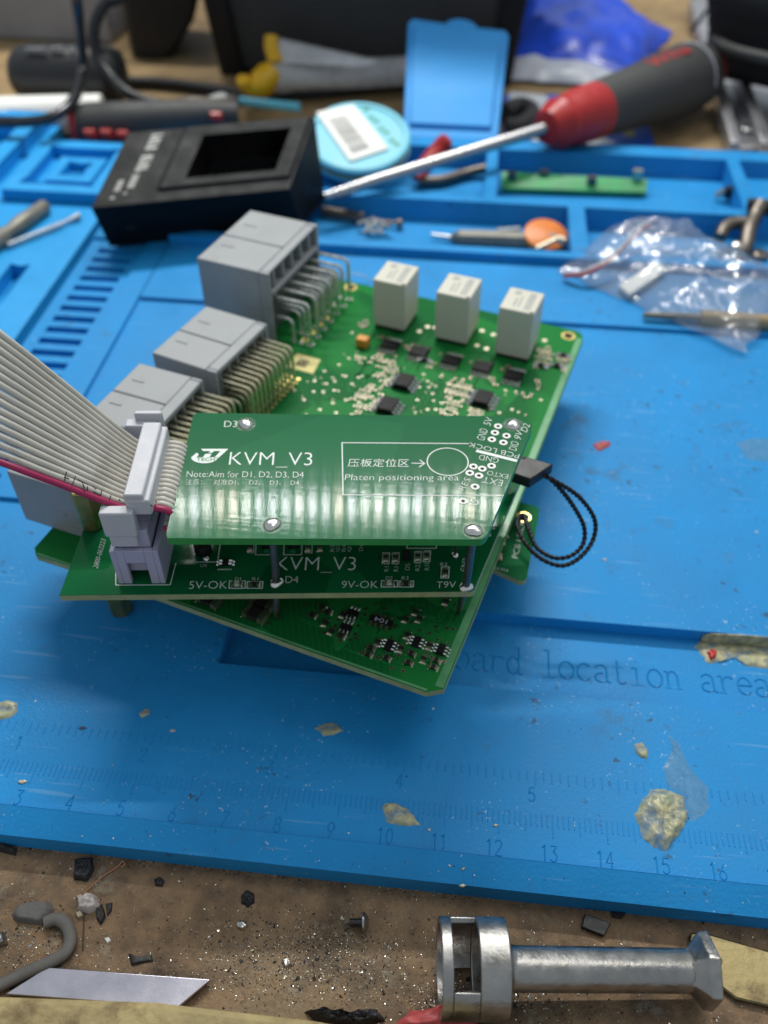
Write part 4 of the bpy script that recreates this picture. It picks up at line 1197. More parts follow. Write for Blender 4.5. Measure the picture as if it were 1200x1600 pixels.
jump = thing('jumper_plug', at(830, 740, 2.8), 'black jumper plug on a black twisted cord loop at the right', 'jumper')
JZ = 3.45
J4 = [at(776, 731, JZ), at(829, 749, JZ), at(865, 725, JZ), at(815, 711, JZ)]
mb = MB(); mb.prism(J4, JZ - .26, JZ); jb = mb.build('plug_body', M['black'], jump, bevel=.03)
mb = MB(); p = at(818, 716, JZ); mb.prism([p + Vector((-.04, -.03, 0)), p + Vector((.04, -.02, 0)), p + Vector((.04, .03, 0)), p + Vector((-.04, .02, 0))], JZ + .001, JZ + .006); mb.build('plug_slot', M['hole'], jb)
def rope(pts, r, name, parent):
    path = smoothpath(pts, 14)
    mb = MB()
    s = [0]
    for i in range(1, len(path)): s.append(s[-1] + (path[i] - path[i - 1]).length)
    fine = []
    N_ = int(s[-1] / .03)
    j = 0
    for i in range(N_ + 1):
        d = s[-1] * i / N_
        while j < len(s) - 2 and s[j + 1] < d: j += 1
        f = (d - s[j]) / max(1e-6, s[j + 1] - s[j]); fine.append(path[j].lerp(path[j + 1], min(1, f)))
    for ph in (0, math.pi):
        pp = []
        for i, p in enumerate(fine):
            T_ = (fine[min(i + 1, N_)] - fine[max(i - 1, 0)]).normalized()
            n_ = Vector((0, 0, 1)); n_ = (n_ - T_ * n_.dot(T_)).normalized(); b_ = T_.cross(n_)
            a = ph + i * .03 / .24 * 2 * math.pi
            pp.append(p + (n_ * math.cos(a) + b_ * math.sin(a)) * r * .5)
        mb.tube(pp, r * .62, 6)
    return mb.build(name, M['rope'], parent, smooth=70)
rope([at(848, 742, 3.25), at(868, 752, 3.15), at(905, 777, 2.7), at(929, 812, 2.1), at(926, 845, 1.7), at(905, 872, 1.5), at(878, 884, 1.45), at(846, 873, 1.5), at(820, 848, 1.6), at(809, 822, 1.6), at(812, 808, 1.35), kz(816, 806) - Vector((0, 0, .1))], .052, 'cord', jump)
rope([at(850, 741, 3.2), at(868, 756, 3.05), at(893, 787, 2.5), at(912, 822, 1.9), at(911, 850, 1.6), at(893, 868, 1.45), at(868, 872, 1.4), at(846, 862, 1.42), at(834, 848, 1.45), at(826, 825, 1.5), at(820, 806, 1.34), kz(819, 807) - Vector((0, 0, .1))], .052, 'cord', jump)

# ------------------------------------------------------------------ things on and behind the mats
def single(mb, name, m, label, cat, **kw):
    group = kw.pop('group', None)
    return tag(mb.build(name, m, None, **kw), label, cat, group)

# black instrument case with a sunken window
zc = .105
tFL, tFR = at(142, 325, 1.95), at(452, 295, 1.95)
tBR = at(492, 182, 3.0); tBL = tFL + (tBR - tFR)
bFL, bFR = at(172, 386, zc + .02), Vector((tFR.x + .15, tFR.y + .9, zc + .02))
bBR = Vector((tBR.x + .35, tBR.y - .6, zc + .02)); bBL = Vector((tBL.x + .2, tBL.y - .6, zc + .02))
case = thing('instrument_case', (bFL + bBR) / 2, 'black plastic instrument case with a sunken dark window', 'case')
def on_top(u, v, dz=0):
    n = (tFR - tFL).cross(tBL - tFL).normalized()
    return (tFL * (1 - u) + tFR * u) * (1 - v) + (tBL * (1 - u) + tBR * u) * v + n * dz
win = [(.42, .27), (.89, .27), (.89, .86), (.42, .86)]
ow = [(.30, .14), (1 - .012, .14), (1 - .012, .985), (.30, .985)]
mb = MB()
T4 = [on_top(0, 0), on_top(1, 0), on_top(1, 1), on_top(0, 1)]
B4 = [bFL, bFR, bBR, bBL]
O4 = [on_top(u, v) for u, v in ow]; O4b = [on_top(u + .012 * (1 if u < .5 else -1), v + .012 * (1 if v < .5 else -1), .10) for u, v in ow]
W4 = [on_top(u, v, .02) for u, v in win]; Wb = [on_top(u + .03 * (1 if u < .5 else -1), v + .05 * (1 if v < .5 else -1), -1.3) for u, v in win]
V_ = B4 + T4 + O4 + O4b + W4
fs = [(3, 2, 1, 0)]
for i in range(4):
    j = (i + 1) % 4
    fs += [(i, j, 4 + j, 4 + i), (4 + i, 4 + j, 8 + j, 8 + i), (8 + i, 8 + j, 12 + j, 12 + i), (12 + i, 12 + j, 16 + j, 16 + i)]
mb.add(V_, fs)
mb.add(W4 + Wb, [(i, (i + 1) % 4, 4 + (i + 1) % 4, 4 + i) for i in range(4)] + [(4, 5, 6, 7)], 1)
mb.build('case_body', [M['case'], M['case_in']], case, bevel=.06)
mb = MB()
def mark(u0, u1, v0, v1):
    mb.add([on_top(u0, v0, .006), on_top(u1, v0, .006), on_top(u1, v1, .006), on_top(u0, v1, .006)], [(0, 1, 2, 3)])
for k in range(9):
    if k == 4: continue
    v = .43 + k * .058
    mark(.135, .165 + .03 * (k % 2), v, v + .018); mark(.135, .195, v + .02, v + .044)
for k in range(5):
    mark(.135, .17, .22 + k * .035, .245 + k * .035); mark(.075, .105, .19 + k * .03, .212 + k * .03)
mark(.13, .15, .14, .16); mark(.075, .095, .09, .12)
mb.build('printed_marks', M['pale_ink'], case)
mb = MB()
fpt = lambda px, py, push=-.02: None
fn = (bFR - bFL).cross(tFL - bFL).normalized()
def on_front(u, v, d=0): return (bFL * (1 - u) + bFR * u) * (1 - v) + (tFL * (1 - u) + tFR * u) * v + fn * d
for (u0, u1, v0, v1) in [(.12, .17, .38, .50), (.25, .27, .38, .50), (.15, .27, .34, .37)]:
    mb.add([on_front(u0, v0, .008), on_front(u1, v0, .008), on_front(u1, v1, .008), on_front(u0, v1, .008)], [(0, 1, 2, 3)])
mb.build('port_slots', M['hole'], case)

# sky-blue solder wire reel with a barcode label
rc = at(560, 222, .75); rax = Vector((.05, -.28, 1)).normalized()
reel = thing('wire_reel', (rc.x, rc.y, .3), 'flat sky-blue wire reel with a white barcode label', 'reel')
mb = MB().lathe([(-.35, 1.6), (-.35, 2.02), (-.25, 2.10), (-.16, 2.10), (-.12, 1.95), (.12, 1.95), (.16, 2.10), (.28, 2.10), (.34, 2.0), (.34, 1.85), (.28, 1.8), (.28, .4)], rc, rax, 48)
mb.build('reel_body', M['reel'], reel, smooth=30)
mb = MB().lathe([(-.14, 1.9), (-.14, 2.04), (.14, 2.04), (.14, 1.9)], rc, rax, 48, caps=False); mb.build('wound_wire', M['copper'], reel, smooth=30)
def on_reel(px, py, d=.36):
    dr = ray(px, py); t = (rc + rax * d - CAM).dot(rax) / dr.dot(rax); return CAM + dr * t
lb = [on_reel(547, 251), on_reel(607, 231), on_reel(552, 163), on_reel(494, 175)]
mb = MB(); mb.add([p - rax * .05 for p in lb] + lb, [(3, 2, 1, 0), (4, 5, 6, 7), (0, 1, 5, 4), (1, 2, 6, 5), (2, 3, 7, 6), (3, 0, 4, 7)])
lbl = mb.build('paper_label', M['white'], reel)
mb = MB(); x = .10
for k in range(22):
    w_ = random.choice([.012, .02, .032]); f = lambda u, v: lb[0].lerp(lb[1], u).lerp(lb[3].lerp(lb[2], u), v) + rax * .006
    mb.add([f(.15, x), f(.62, x), f(.62, x + w_), f(.15, x + w_)], [(0, 1, 2, 3)]); x += w_ + random.choice([.012, .02])
    if x > .85: break
mb.build('barcode', M['grey_ink'], lbl)
mb = MB()
for k in range(7):
    q = on_reel(572 + k * 8, 172 + k * 9 + (k % 2) * 3, .29); mb.add([q + Vector((-.12, -.05, 0)), q + Vector((.12, -.05, 0)), q + Vector((.10, .12, .04)), q + Vector((-.12, .10, .04))], [(0, 1, 2, 3)])
mb.build('green_print', M['green_strip'], reel)

# big screwdriver
tip, col_, end = at(505, 308, .72), at(858, 198, 1.55), at(1106, 112, 1.05)
sd = thing('screwdriver', (col_.x, col_.y, .42), 'large screwdriver with red and charcoal handle and steel shaft', 'screwdriver')
ax1 = (col_ - tip).normalized()
mb = MB().lathe([(0, .10), (.05, .16), (1.6, .22), (2.0, .24), ((col_ - tip).length + .4, .24)], tip, ax1, 20); mb.build('shaft', M['steel'], sd, smooth=40)
ax2 = (end - col_).normalized(); HLn = (end - col_).length
mb = MB().lathe([(-.25, .35), (-.2, .62), (.15, .80), (.55, .98), (.75, .92), (1.0, .95), (1.6, 1.08), (HLn * .26, 1.12)], col_, ax2, 36); mb.build('red_collar', M['red'], sd, smooth=40)
mb = MB().lathe([(HLn * .25, 1.11), (HLn * .48, 1.24), (HLn * .68, 1.46), (HLn * .82, 1.52), (HLn * .93, 1.32), (HLn * .985, .9), (HLn, .5)], col_, ax2, 36); mb.build('grip', M['grip'], sd, smooth=60)
mb = MB().lathe([(HLn * .97, 1.05), (HLn * 1.0, .95), (HLn * 1.03, .55), (HLn * 1.035, .2)], col_, ax2, 28); mb.build('red_end_cap', M['red'], sd, smooth=60)
_s1 = at(960, 120, 2.2)
side = ax2.cross(Vector((0, 0, 1))).normalized(); upn = side.cross(ax2).normalized()
if upn.z < 0: upn = -upn
if side.y > 0: side = -side
def on_grip(t, a, r): return col_ + ax2 * HLn * t + (upn * math.cos(a) + side * math.sin(a)) * r
text_mesh('Wiha', on_grip(.53, .35, 1.32), on_grip(.76, .35, 1.57), on_grip(.53, -.15, 1.34), 'lettering', M['red'], sd, .01, .02)
mb = MB()
for i in range(10):
    a = -.5 + i * .2
    mb.tube([on_grip(.845, a, 1.50), on_grip(.845, a + .2, 1.50)], .035, 6)
mb.build('scuffed_line', M['print_white'], sd)

# red pliers handle in the tray
mb = MB(); hp = [at(650, 278, .1), at(668, 255, .3), at(688, 232, .7), at(700, 216, 1.1)]
mb.tube(smoothpath(hp, 6), [.22, .3, .34, .36, .36, .38, .40, .40, .42, .42, .42, .42, .42, .42, .42, .40, .38, .34, .28], 12, flat=.6)
pl = thing('red_pliers', at(675, 285, -.3), 'red handled pliers lying in the far tray behind the screwdriver shaft', 'pliers')
mb.build('handle', M['red'], pl, smooth=60)
mb = MB().tube(smoothpath([at(655, 283, -.1), at(690, 281, -.1), at(730, 270, -.1), at(765, 262, .0)], 6), .2, 10); mb.build('jaw', M['steel_dark'], pl, smooth=60)

# green strip board and pale rod in the far tray
gb = thing('strip_board', at(900, 285, -.3), 'narrow green strip of circuit board in the far tray', 'strip board')
fr4 = [at(784, 293, -.1), at(1010, 300, -.1), at(1012, 280, .15), at(784, 268, .15)]
mb = MB(); mb.add([p - Vector((0, 0, .16)) for p in fr4] + fr4, [(3, 2, 1, 0), (4, 5, 6, 7), (0, 1, 5, 4), (1, 2, 6, 5), (2, 3, 7, 6), (3, 0, 4, 7)]); mb.build('board', M['green_strip'], gb)
for q in [(995, 277), (850, 270), (800, 273), (925, 280)]:
    p = at(*q, .2); MB().box(p.x - .18, p.x + .18, p.y - .12, p.y + .12, p.z - .12, p.z + (.3 if q[0] > 990 else .1)).build('component', M['solder_dull'] if q[0] > 990 else M['steel_dark'], gb)
single(MB().tube([at(900, 293, -.25), at(960, 299, -.25), at(1002, 303, -.25)], .10, 8), 'pale_rod', M['dust_light'], 'thin pale rod below the green strip board', 'rod', smooth=60)
p = at(1138, 301, 0)
mb = MB(); mb.tube([p - Vector((0, 0, .2)), p + Vector((0, 0, .22))], .16, 10, 0); mb.tube([p + Vector((-.4, .05, -.18)), p + Vector((-.15, 0, .1))], .12, 8, 1)
single(mb, 'small_switch', [M['black'], M['solder_dull']], 'tiny black and silver switch in the right-hand compartment', 'switch')

# spring, clips, screw in the near tray
mb = MB(); a0, a1 = at(502, 330, -.12), at(570, 341, -.12); path = []
dx = (a1 - a0); sdv = Vector((-dx.y, dx.x, 0)).normalized()
for i in range(14 * 12 + 1):
    t = i / (14 * 12); ph = 2 * math.pi * i / 12; path.append(a0 + dx * t + sdv * math.cos(ph) * .20 + Vector((0, 0, math.sin(ph) * .20)))
single(mb.tube(path, .035, 5), 'coil_spring', M['steel_dark'], 'dark coil spring lying in the near tray', 'spring', smooth=60)
mb = MB()
for i, q in enumerate([(568, 352), (580, 358), (592, 352), (600, 358), (575, 366), (590, 368), (582, 348)]):
    p = at(*q, -.1); mb.tube([p + Vector((-.2, 0, .05 * (i % 3))), p + Vector((.05, .1, .12)), p + Vector((.25, -.05, .1 * (i % 2)))], .10, 6)
single(mb, 'metal_clip', M['solder'], 'shiny bent metal clip beside the coil spring', 'clip', smooth=60)
mb = MB().tube([at(598, 346, -.15), at(622, 349, -.15)], .07, 8).tube([at(622, 349, -.15), at(628, 350, -.15)], .17, 10)
single(mb, 'black_screw', M['steel_dark'], 'small dark screw beside the shiny metal clip', 'screw', smooth=60)
# small grey driver, orange disc, little screw, white peg
drv = thing('precision_driver', at(770, 372, -.36), 'small dark grey precision driver in the near tray', 'driver')
mb = MB(); d0, d1 = at(703, 371, -.18), at(868, 378, -.18); MB().lathe([(0, .08), (.3, .3), (1, .33), ((d1 - d0).length, .33)], d0, d1 - d0, 8).build('handle', M['tool_grey'], drv)
MB().tube([at(674, 366, -.18), at(705, 371, -.18)], [.05, .09], 8).build('blade', M['steel'], drv)
oc = at(852, 369, .02)
single(MB().lathe([(-.12, .70), (-.10, .78), (.10, .78), (.13, .72)], oc, Vector((.1, -.25, 1)), 28), 'orange_disc', M['orange'], 'round orange plastic disc in the near tray', 'disc', smooth=40)
single(MB().tube([at(838, 389, .05), at(872, 373, .25)], .09, 8).tube([at(872, 373, .25), at(882, 378, .2)], .15, 8), 'small_screw', M['solder_dull'], 'little silver screw leaning on the orange disc', 'screw', smooth=60)
single(MB().tube([at(776, 361, .1), at(812, 358, .1)], .1, 8), 'white_peg', M['clear_rod'], 'short white peg lying across the small grey driver', 'peg', smooth=60)
# black forked clamp in the right-hand tray
cl = thing('clamp_fork', at(1165, 370, -.36), 'black forked metal clamp at the right edge of the near tray', 'clamp')
mb = MB().tube(smoothpath([at(1124, 372, .2), at(1132, 356, .35), at(1150, 348, .4), at(1170, 350, .4)], 5), .24, 10); mb.build('fork', M['steel_dark'], cl, smooth=60)
mb = MB().tube(smoothpath([at(1190, 318, .8), at(1178, 340, .5), at(1170, 360, .35), at(1165, 385, .1), at(1158, 400, .0)], 5), [.28] * 21, 10); mb.build('arm', M['steel_dark'], cl, smooth=60)
mb = MB().tube(smoothpath([at(1168, 318, .7), at(1200, 322, .7), at(1225, 335, .6)], 5), .22, 8); mb.build('crossbar', M['black'], cl, smooth=60)
mb = MB().lathe([(-.1, .3), (.1, .3), (.16, .2)], at(1188, 400, -.1), (0, 0, 1), 16); mb.build('nut', M['steel_dark'], cl)
dome(at(1152, 383, .25), .22, .12, 'silver_pivot', M['solder'], cl)

# tools on the left tray mat
single(MB().lathe([(0, .12), (.15, .26), (1.6, .30), (2.2, .22), (2.6, .33), (5, .33)], at(74, 320, .35), at(0, 372, .35) - at(74, 320, .35), 14), 'grey_scraper', M['tool_grey'], 'grey pen-shaped tool lying on the left tray mat', 'tool', smooth=50)
single(MB().tube([at(12, 383, .25), at(95, 350, .25), at(100, 347, .25), at(124, 337, .25)], [.09, .09, .06, .13], 8), 'clear_stick', M['clear_rod'], 'thin clear plastic stick on the left tray mat', 'stick', smooth=60)

# car key fob, white roll, cables and plier grip at the far left
def rounded_slab(mb, pts, thick, upv): pass
fob = thing('key_fob', at(100, 150, TZ), 'black key fob with pale button marks at the far left', 'key fob')
f0, f1 = at(18, 115, 1.0), at(196, 118, 1.0)
mb = MB().lathe([(0, .25), (.12, .8), (.45, 1.15), (1.0, 1.28), ((f1 - f0).length - .8, 1.28), ((f1 - f0).length - .2, 1.05), ((f1 - f0).length, .5)], f0, f1 - f0, 20); mb.build('shell', M['fob'], fob, smooth=60)
mb = MB()
for q, w_ in [((60, 82), .35), ((90, 80), .3), ((113, 80), .1), ((46, 82), .12)]:
    d = ray(*q); p = CAM + d * (((f0 + f1) / 2 - CAM).dot(ray(600, 800)) - 1.27) / d.dot(ray(600, 800)); mb.tube([p - Vector((w_, 0, -.1)), p + Vector((w_, .05, .16))], .08, 6)
mb.build('button_mark', M['grey_ink'], fob)
single(MB().lathe([(0, .78), (.05, .82), (9.3, .82), (9.35, .7)], at(162, 178, .22), at(-130, 186, .22) - at(162, 178, .22), 24), 'white_roll', M['white'], 'white paper roll lying at the far left below the key fob', 'roll', smooth=40)
single(MB().tube(smoothpath([at(112, -60, 6), at(120, 0, 5.0), at(126, 60, 3.4), at(129, 105, 2.2), at(118, 150, 1.7), at(88, 180, 1.45), at(45, 190, 1.3), at(-60, 192, 1.2)], 8), .22, 10), 'bent_rod', mat('black_gloss_rod', (.05, .05, .055), .22, .6), 'glossy black bent rod arching over the white roll', 'rod', smooth=60)
single(MB().tube(smoothpath([at(215, -25, 4), at(190, -4, 4), at(163, 8, 3.8), at(147, 45, 3.0), at(152, 88, 2.0), at(172, 118, 1.4), at(200, 146, 1.0), at(245, 163, .6), at(330, 176, .1)], 8), .26, 10), 'black_cable', M['cable'], 'black cable looping down beside the key fob', 'cable', smooth=60)
single(MB().tube(smoothpath([at(195, 128, TZ + .3), at(250, 130, TZ + .3), at(320, 138, TZ + .3), at(395, 150, TZ + .3)], 6), .28, 10), 'black_lead', M['cable'], 'straight black lead lying behind the instrument case', 'cable', smooth=60)
g0, g1 = at(112, 196, .55), at(372, 178, .55)
pg = thing('plier_grip', at(230, 200, TZ), 'charcoal plier grip with red dots lying behind the instrument case', 'pliers')
MB().lathe([(0, .5), (.1, .78), (1, .85), (5, .72), ((g1 - g0).length, .5)], g0, g1 - g0, 18).build('grip', M['grip'], pg, smooth=60)
MB().lathe([(-.06, .3), (-.02, .78), (.12, .90), (.25, .88)], g0, g1 - g0, 18).build('red_end', M['red'], pg, smooth=60)
for q in [(141, 209), (167, 209), (192, 211), (338, 182)]:
    d = ray(*q); mid_ = g0.lerp(g1, (q[0] - 112) / 260); p = CAM + d * ((mid_ - CAM).dot(ray(600, 800)) - .72) / d.dot(ray(600, 800))
    MB().tube([p - Vector((.22, 0, 0)), p + Vector((.22, .01, 0))], .2, 8).build('red_dot', M['red'], pg)
single(MB().tube(smoothpath([at(250, 172, .2), at(300, 160, .2), at(340, 164, .2), at(372, 158, .4)], 5), .3, 8), 'silver_tool', M['steel_dark'], 'dark metal tool behind the plier grip', 'tool', smooth=60)
single(MB().blob([at(320, 158, .2), at(345, 151, .2), at(371, 158, .2), at(345, 168, .2)], .2, .3, 3), 'white_scrap', M['white'], 'small white scrap beside the black lead', 'scrap', smooth=60)
single(MB().tube(smoothpath([at(375, 158, .1), at(420, 163, .1), at(468, 168, .1)], 5), .22, 8), 'blue_lead', M['reel'], 'short pale blue lead behind the reel', 'cable', smooth=60)

# dark crate, black tub and pale box at the back
crate = thing('storage_crate', (8, 40, TZ), 'large charcoal plastic crate at the back', 'crate')
Yc = 38.5
xl, xr = atY(352, 130, Yc).x, atY(792, 150, Yc).x
zt_ = 14
mb = MB(); mb.hexa([(xl, Yc, TZ), (xr, Yc, TZ), (xr + .5, Yc + 12, TZ), (xl - .5, Yc + 12, TZ)], [(xl - 1.4, Yc - 1.6, zt_), (xr + 1.9, Yc - 1.6, zt_), (xr + 2.4, Yc + 14, zt_), (xl - 2, Yc + 14, zt_)]); mb.build('crate_body', M['crate'], crate, bevel=.4)
for x0, x1 in ((-1.0, .9), (None, None)):
    a = xl - .1 if x0 is not None else xr - 1.1; b = a + 1.2
    mb = MB(); s0 = -1.4 if x0 is not None else 1.5
    mb.hexa([(a, Yc - .35, TZ), (b, Yc - .35, TZ), (b, Yc + .3, TZ), (a, Yc + .3, TZ)], [(a + s0, Yc - 1.95, zt_), (b + s0, Yc - 1.95, zt_), (b + s0, Yc - 1.2, zt_), (a + s0, Yc - 1.2, zt_)]); mb.build('corner_rib', M['crate_black'], crate, bevel=.12)
Yb = 40
pts = [(183, -40), (320, -40), (303, 35), (272, 85), (246, 110), (222, 112), (206, 90), (196, 40)]
f = [atY(x, y, Yb) for x, y in pts]; bk = [p + Vector((-1.2, 5, 0)) for p in f]; n = len(f)
mb = MB().add(f + bk, [tuple(range(n))[::-1], tuple(range(n, 2 * n))] + [(i, (i + 1) % n, n + (i + 1) % n, n + i) for i in range(n)])
single(mb, 'black_bracket', M['crate_black'], 'black rounded plastic bracket hanging beside the dark crate', 'bracket', bevel=.3)
xq = atY(178, 60, 42); xw = atY(-60, 60, 42)
mb = MB().hexa([(xw.x, 42, TZ), (xq.x, 42, TZ), (xq.x, 52, TZ), (xw.x, 52, TZ)], [(xw.x, 42.5, 10), (xq.x - .6, 42.5, 10), (xq.x - .6, 52, 10), (xw.x, 52, 10)])
single(mb, 'grey_box', M['grey_box'], 'plain grey box at the far left corner', 'box', bevel=.2)

# clear tube pouch with yellow clips
tube_t = thing('tube_pouch', at(500, 140, TZ), 'clear plastic tube pouch with yellow end clips before the dark crate', 'pouch')
mb = MB().tube(smoothpath([at(418, 122, .5), at(470, 118, .5), at(560, 115, .5), at(650, 110, .5)], 5), [.85] * 4 + [.8] * 12, 12, flat=.8); mb.build('tube_film', M['film'], tube_t, smooth=70)
a, b, c_, d = atY(432, 62, 36), atY(436, 98, 35), atY(560, 104, 34.5), atY(590, 98, 34.5)
mb = MB().add([a, b, c_, d, a + Vector((0, .3, 0)), b + Vector((0, .3, 0)), c_ + Vector((0, .3, 0)), d + Vector((0, .3, 0))], [(0, 1, 2, 3), (7, 6, 5, 4), (0, 4, 5, 1), (1, 5, 6, 2), (2, 6, 7, 3), (3, 7, 4, 0)]); mb.build('folded_film', M['film'], tube_t)
MB().tube(smoothpath([at(378, 124, .9), at(388, 133, .5), at(400, 136, .4), at(420, 120, .6)], 5), [.3, .34, .4, .45, .5, .5, .52, .55, .6, .65, .7, .75, .78, .8, .82, .82], 12, flat=.8).build('yellow_clip', M['yellow'], tube_t, smooth=70)
MB().tube(smoothpath([atY(424, 58, 36), atY(424, 75, 35.6), atY(431, 98, 35)], 5), .34, 10, flat=.7).build('yellow_clip', M['yellow'], tube_t, smooth=70)
single(MB().tube(smoothpath([at(400, 148, TZ + .2), at(500, 146, TZ + .2), at(645, 132, TZ + .2)], 5), .25, 8), 'black_tube', M['cable'], 'black tube lying under the clear pouch', 'tube', smooth=60)

# crumpled sheet builder for bags
def crumple(quad, z0, amp, name, m, label, cat, nx=26, ny=22, seed=0, edge=.05, parent=None, scale=1.0, lay=0.0):
    q = [Vector(p) for p in quad]
    vs_, fs_ = [], []
    for lay_ in (1, 0):
        off = len(vs_)
        for j in range(ny + 1):
            for i in range(nx + 1):
                u, v = i / nx, j / ny
                p = q[0].lerp(q[1], u).lerp(q[3].lerp(q[2], u), v)
                e = (min(u, 1 - u) * min(v, 1 - v) * 16) ** .5; e = min(1, e)
                nz = 0
                for o_, a_ in ((.45 * scale, 1.), (1.1 * scale, .45), (2.6 * scale, .22)):
                    nz += (1 - 2 * abs(mnoise.noise(Vector((p.x * o_ + seed, p.y * o_, seed * 1.3))))) * a_
                jt = Vector((mnoise.noise(Vector((p.x * 1.3, p.y * 1.3, seed + 5))), mnoise.noise(Vector((p.x * 1.3, p.y * 1.3, seed + 9))), 0)) * .18
                h = (edge + (amp * (.55 + .45 * nz)) * e) if lay_ else edge * .3
                vs_.append(Vector((p.x, p.y, p.z + z0 + max(.01, h))) + jt)
        for j in range(ny):
            for i in range(nx):
                a = off + j * (nx + 1) + i; f_ = (a, a + 1, a + nx + 2, a + nx + 1)
                fs_.append(f_ if lay_ else f_[::-1])
    mb = MB().add(vs_, fs_)
    o = mb.build(name, m, parent, smooth=75)
    if parent is None: tag(o, label, cat)
    return o
Q = lambda pts, z: [at(x, y, z) for x, y in pts]
bb = thing('blue_bag', at(900, 90, TZ), 'crumpled blue plastic bag with a white lower edge behind the screwdriver', 'bag')
crumple(Q([(795, 118), (985, 128), (1050, 55), (800, -60)], TZ), .05, 1.2, 'bag_film', M['bag_blue'], '', '', 26, 22, 4, .1, bb, .5)
crumple(Q([(790, 130), (965, 142), (985, 100), (800, 92)], TZ), .10, .45, 'white_edge', M['bag_white'], '', '', 18, 8, 8, .1, bb, .5)
cd = thing('printed_card', at(900, 190, TZ), 'blue and white printed card under the screwdriver handle', 'card')
MB().prism(Q([(788, 150), (1000, 150), (1022, 228), (785, 228)], TZ), TZ + .003, TZ + .05).build('blue_area', M['paper_blue'], cd)
MB().prism(Q([(796, 145), (850, 150), (905, 200), (965, 226), (880, 230), (788, 215)], TZ), TZ + .05, TZ + .06).build('white_area', M['paper_white'], cd)
MB().prism(Q([(973, 206), (990, 205), (992, 214), (975, 215)], TZ), TZ + .05, TZ + .062).build('printed_mark', M['yellow_label'], cd)
single(MB().tube(smoothpath([at(788, 175, TZ + .5), at(815, 165, TZ + .5), at(832, 178, TZ + .5), at(812, 196, TZ + .5), at(790, 198, TZ + .5)], 5), .4, 8), 'grey_lead', M['grip'], 'curled charcoal lead beside the upright lid', 'cable', smooth=60)

# aluminium rail and black pouch at the far right
rail = thing('metal_rail', at(1150, 120, TZ), 'grey aluminium rail at the far right edge', 'rail')
def bar(q0, q1, q2, q3, z0, z1, m, nm):
    mb = MB(); mb.prism([at(*q, z1) for q in (q0, q1, q2, q3)], z0, z1); mb.build(nm, M[m], rail, bevel=.05)
bar((1142, 230), (1280, 230), (1230, -40), (1075, -40), TZ + .003, TZ + .2, 'alu_rail', 'web')
bar((1143, 222), (1158, 222), (1098, 0), (1078, 0), TZ + .2, TZ + .9, 'alu_rail', 'flange')
bar((1190, 222), (1206, 222), (1150, 60), (1134, 60), TZ + .2, TZ + .7, 'alu_rail', 'flange')
p = at(1166, 205, TZ + .25); MB().lathe([(0, .3), (.15, .3), (.2, .2)], p, (0, 0, 1), 12).build('bolt', M['steel'], rail)
pouch = thing('black_pouch', at(1170, 60, .5), 'black fabric pouch with grey piping at the top right corner', 'pouch')
mb = MB()
for k, (y0, r_) in enumerate(((78, 1.1), (45, 1.2), (10, 1.2), (-25, 1.3))):
    a, b = at(1118 + k * 2, y0, 1.2 + k * 1.0), at(1290, y0 + 35, 1.2 + k * 1.0)
    MB().lathe([(-.3, .3), (0, .8 * r_), (.6, r_), (6, r_)], a, b - a, 16).build('fold', M['cloth'], pouch, smooth=60)
MB().tube(smoothpath([at(1112, 62, 2.2), at(1150, 80, 2.6), at(1230, 98, 2.7)], 6), .24, 8).build('piping', M['grip'], pouch, smooth=60)
single(MB().tube([at(1078, 50, .4), at(1112, 8, 2.2)], .10, 8), 'dark_stick', M['cable'], 'thin dark stick leaning against the black pouch', 'stick', smooth=60)
single(MB().box(17, 34, 58, 60, TZ, 1.2), 'far_ledge', M['crate'], 'dark ledge along the back of the bench', 'ledge')

# clear zip bag with its contents
bagt = thing('zip_bag', at(1040, 450, .15), 'crumpled clear zip bag with a pale tag and a tan stick inside', 'zip bag')
crumple(Q([(872, 424), (1165, 552), (1235, 440), (1000, 338)], .15), .02, .85, 'bag_film', M['bag'], '', '', 60, 44, 21, .03, bagt, 1.25)
zl = [at(880, 432, .30), at(915, 428, .55), at(955, 405, .75), at(985, 375, .8), at(1003, 357, .75), at(1015, 352, .65)]
MB().tube(smoothpath(zl, 6), .06, 6).build('red_zip', M['red_scrap'], bagt, smooth=60)
MB().tube([p + Vector((.02, .14, .03)) for p in smoothpath(zl, 6)], .07, 6).build('white_zip', M['bag_white'], bagt, smooth=60)
MB().prism(Q([(966, 446), (984, 462), (1040, 422), (1028, 410)], .35), .20, .40).build('white_tag', M['white'], bagt, bevel=.04)
st = thing('tan_stick', at(1100, 500, .16), 'tan wooden stick with a grey tip inside the clear zip bag', 'stick')
MB().tube([at(1095, 496, .32), at(1240, 506, .32)], .24, 10).build('stick_body', M['brown_stick'], st, smooth=60)
MB().tube([at(1005, 492, .30), at(1095, 496, .32)], [.10, .13], 8).build('stick_tip', M['tool_grey'], st, smooth=60)
# clear looped thread behind the board
single(MB().tube(smoothpath([at(528, 433, .15), at(548, 428, .35), at(568, 431, .35), at(580, 440, .15)], 6), .022, 6), 'clear_thread', M['clear_rod'], 'fine clear thread looping behind the board by its far corner', 'thread', smooth=60)

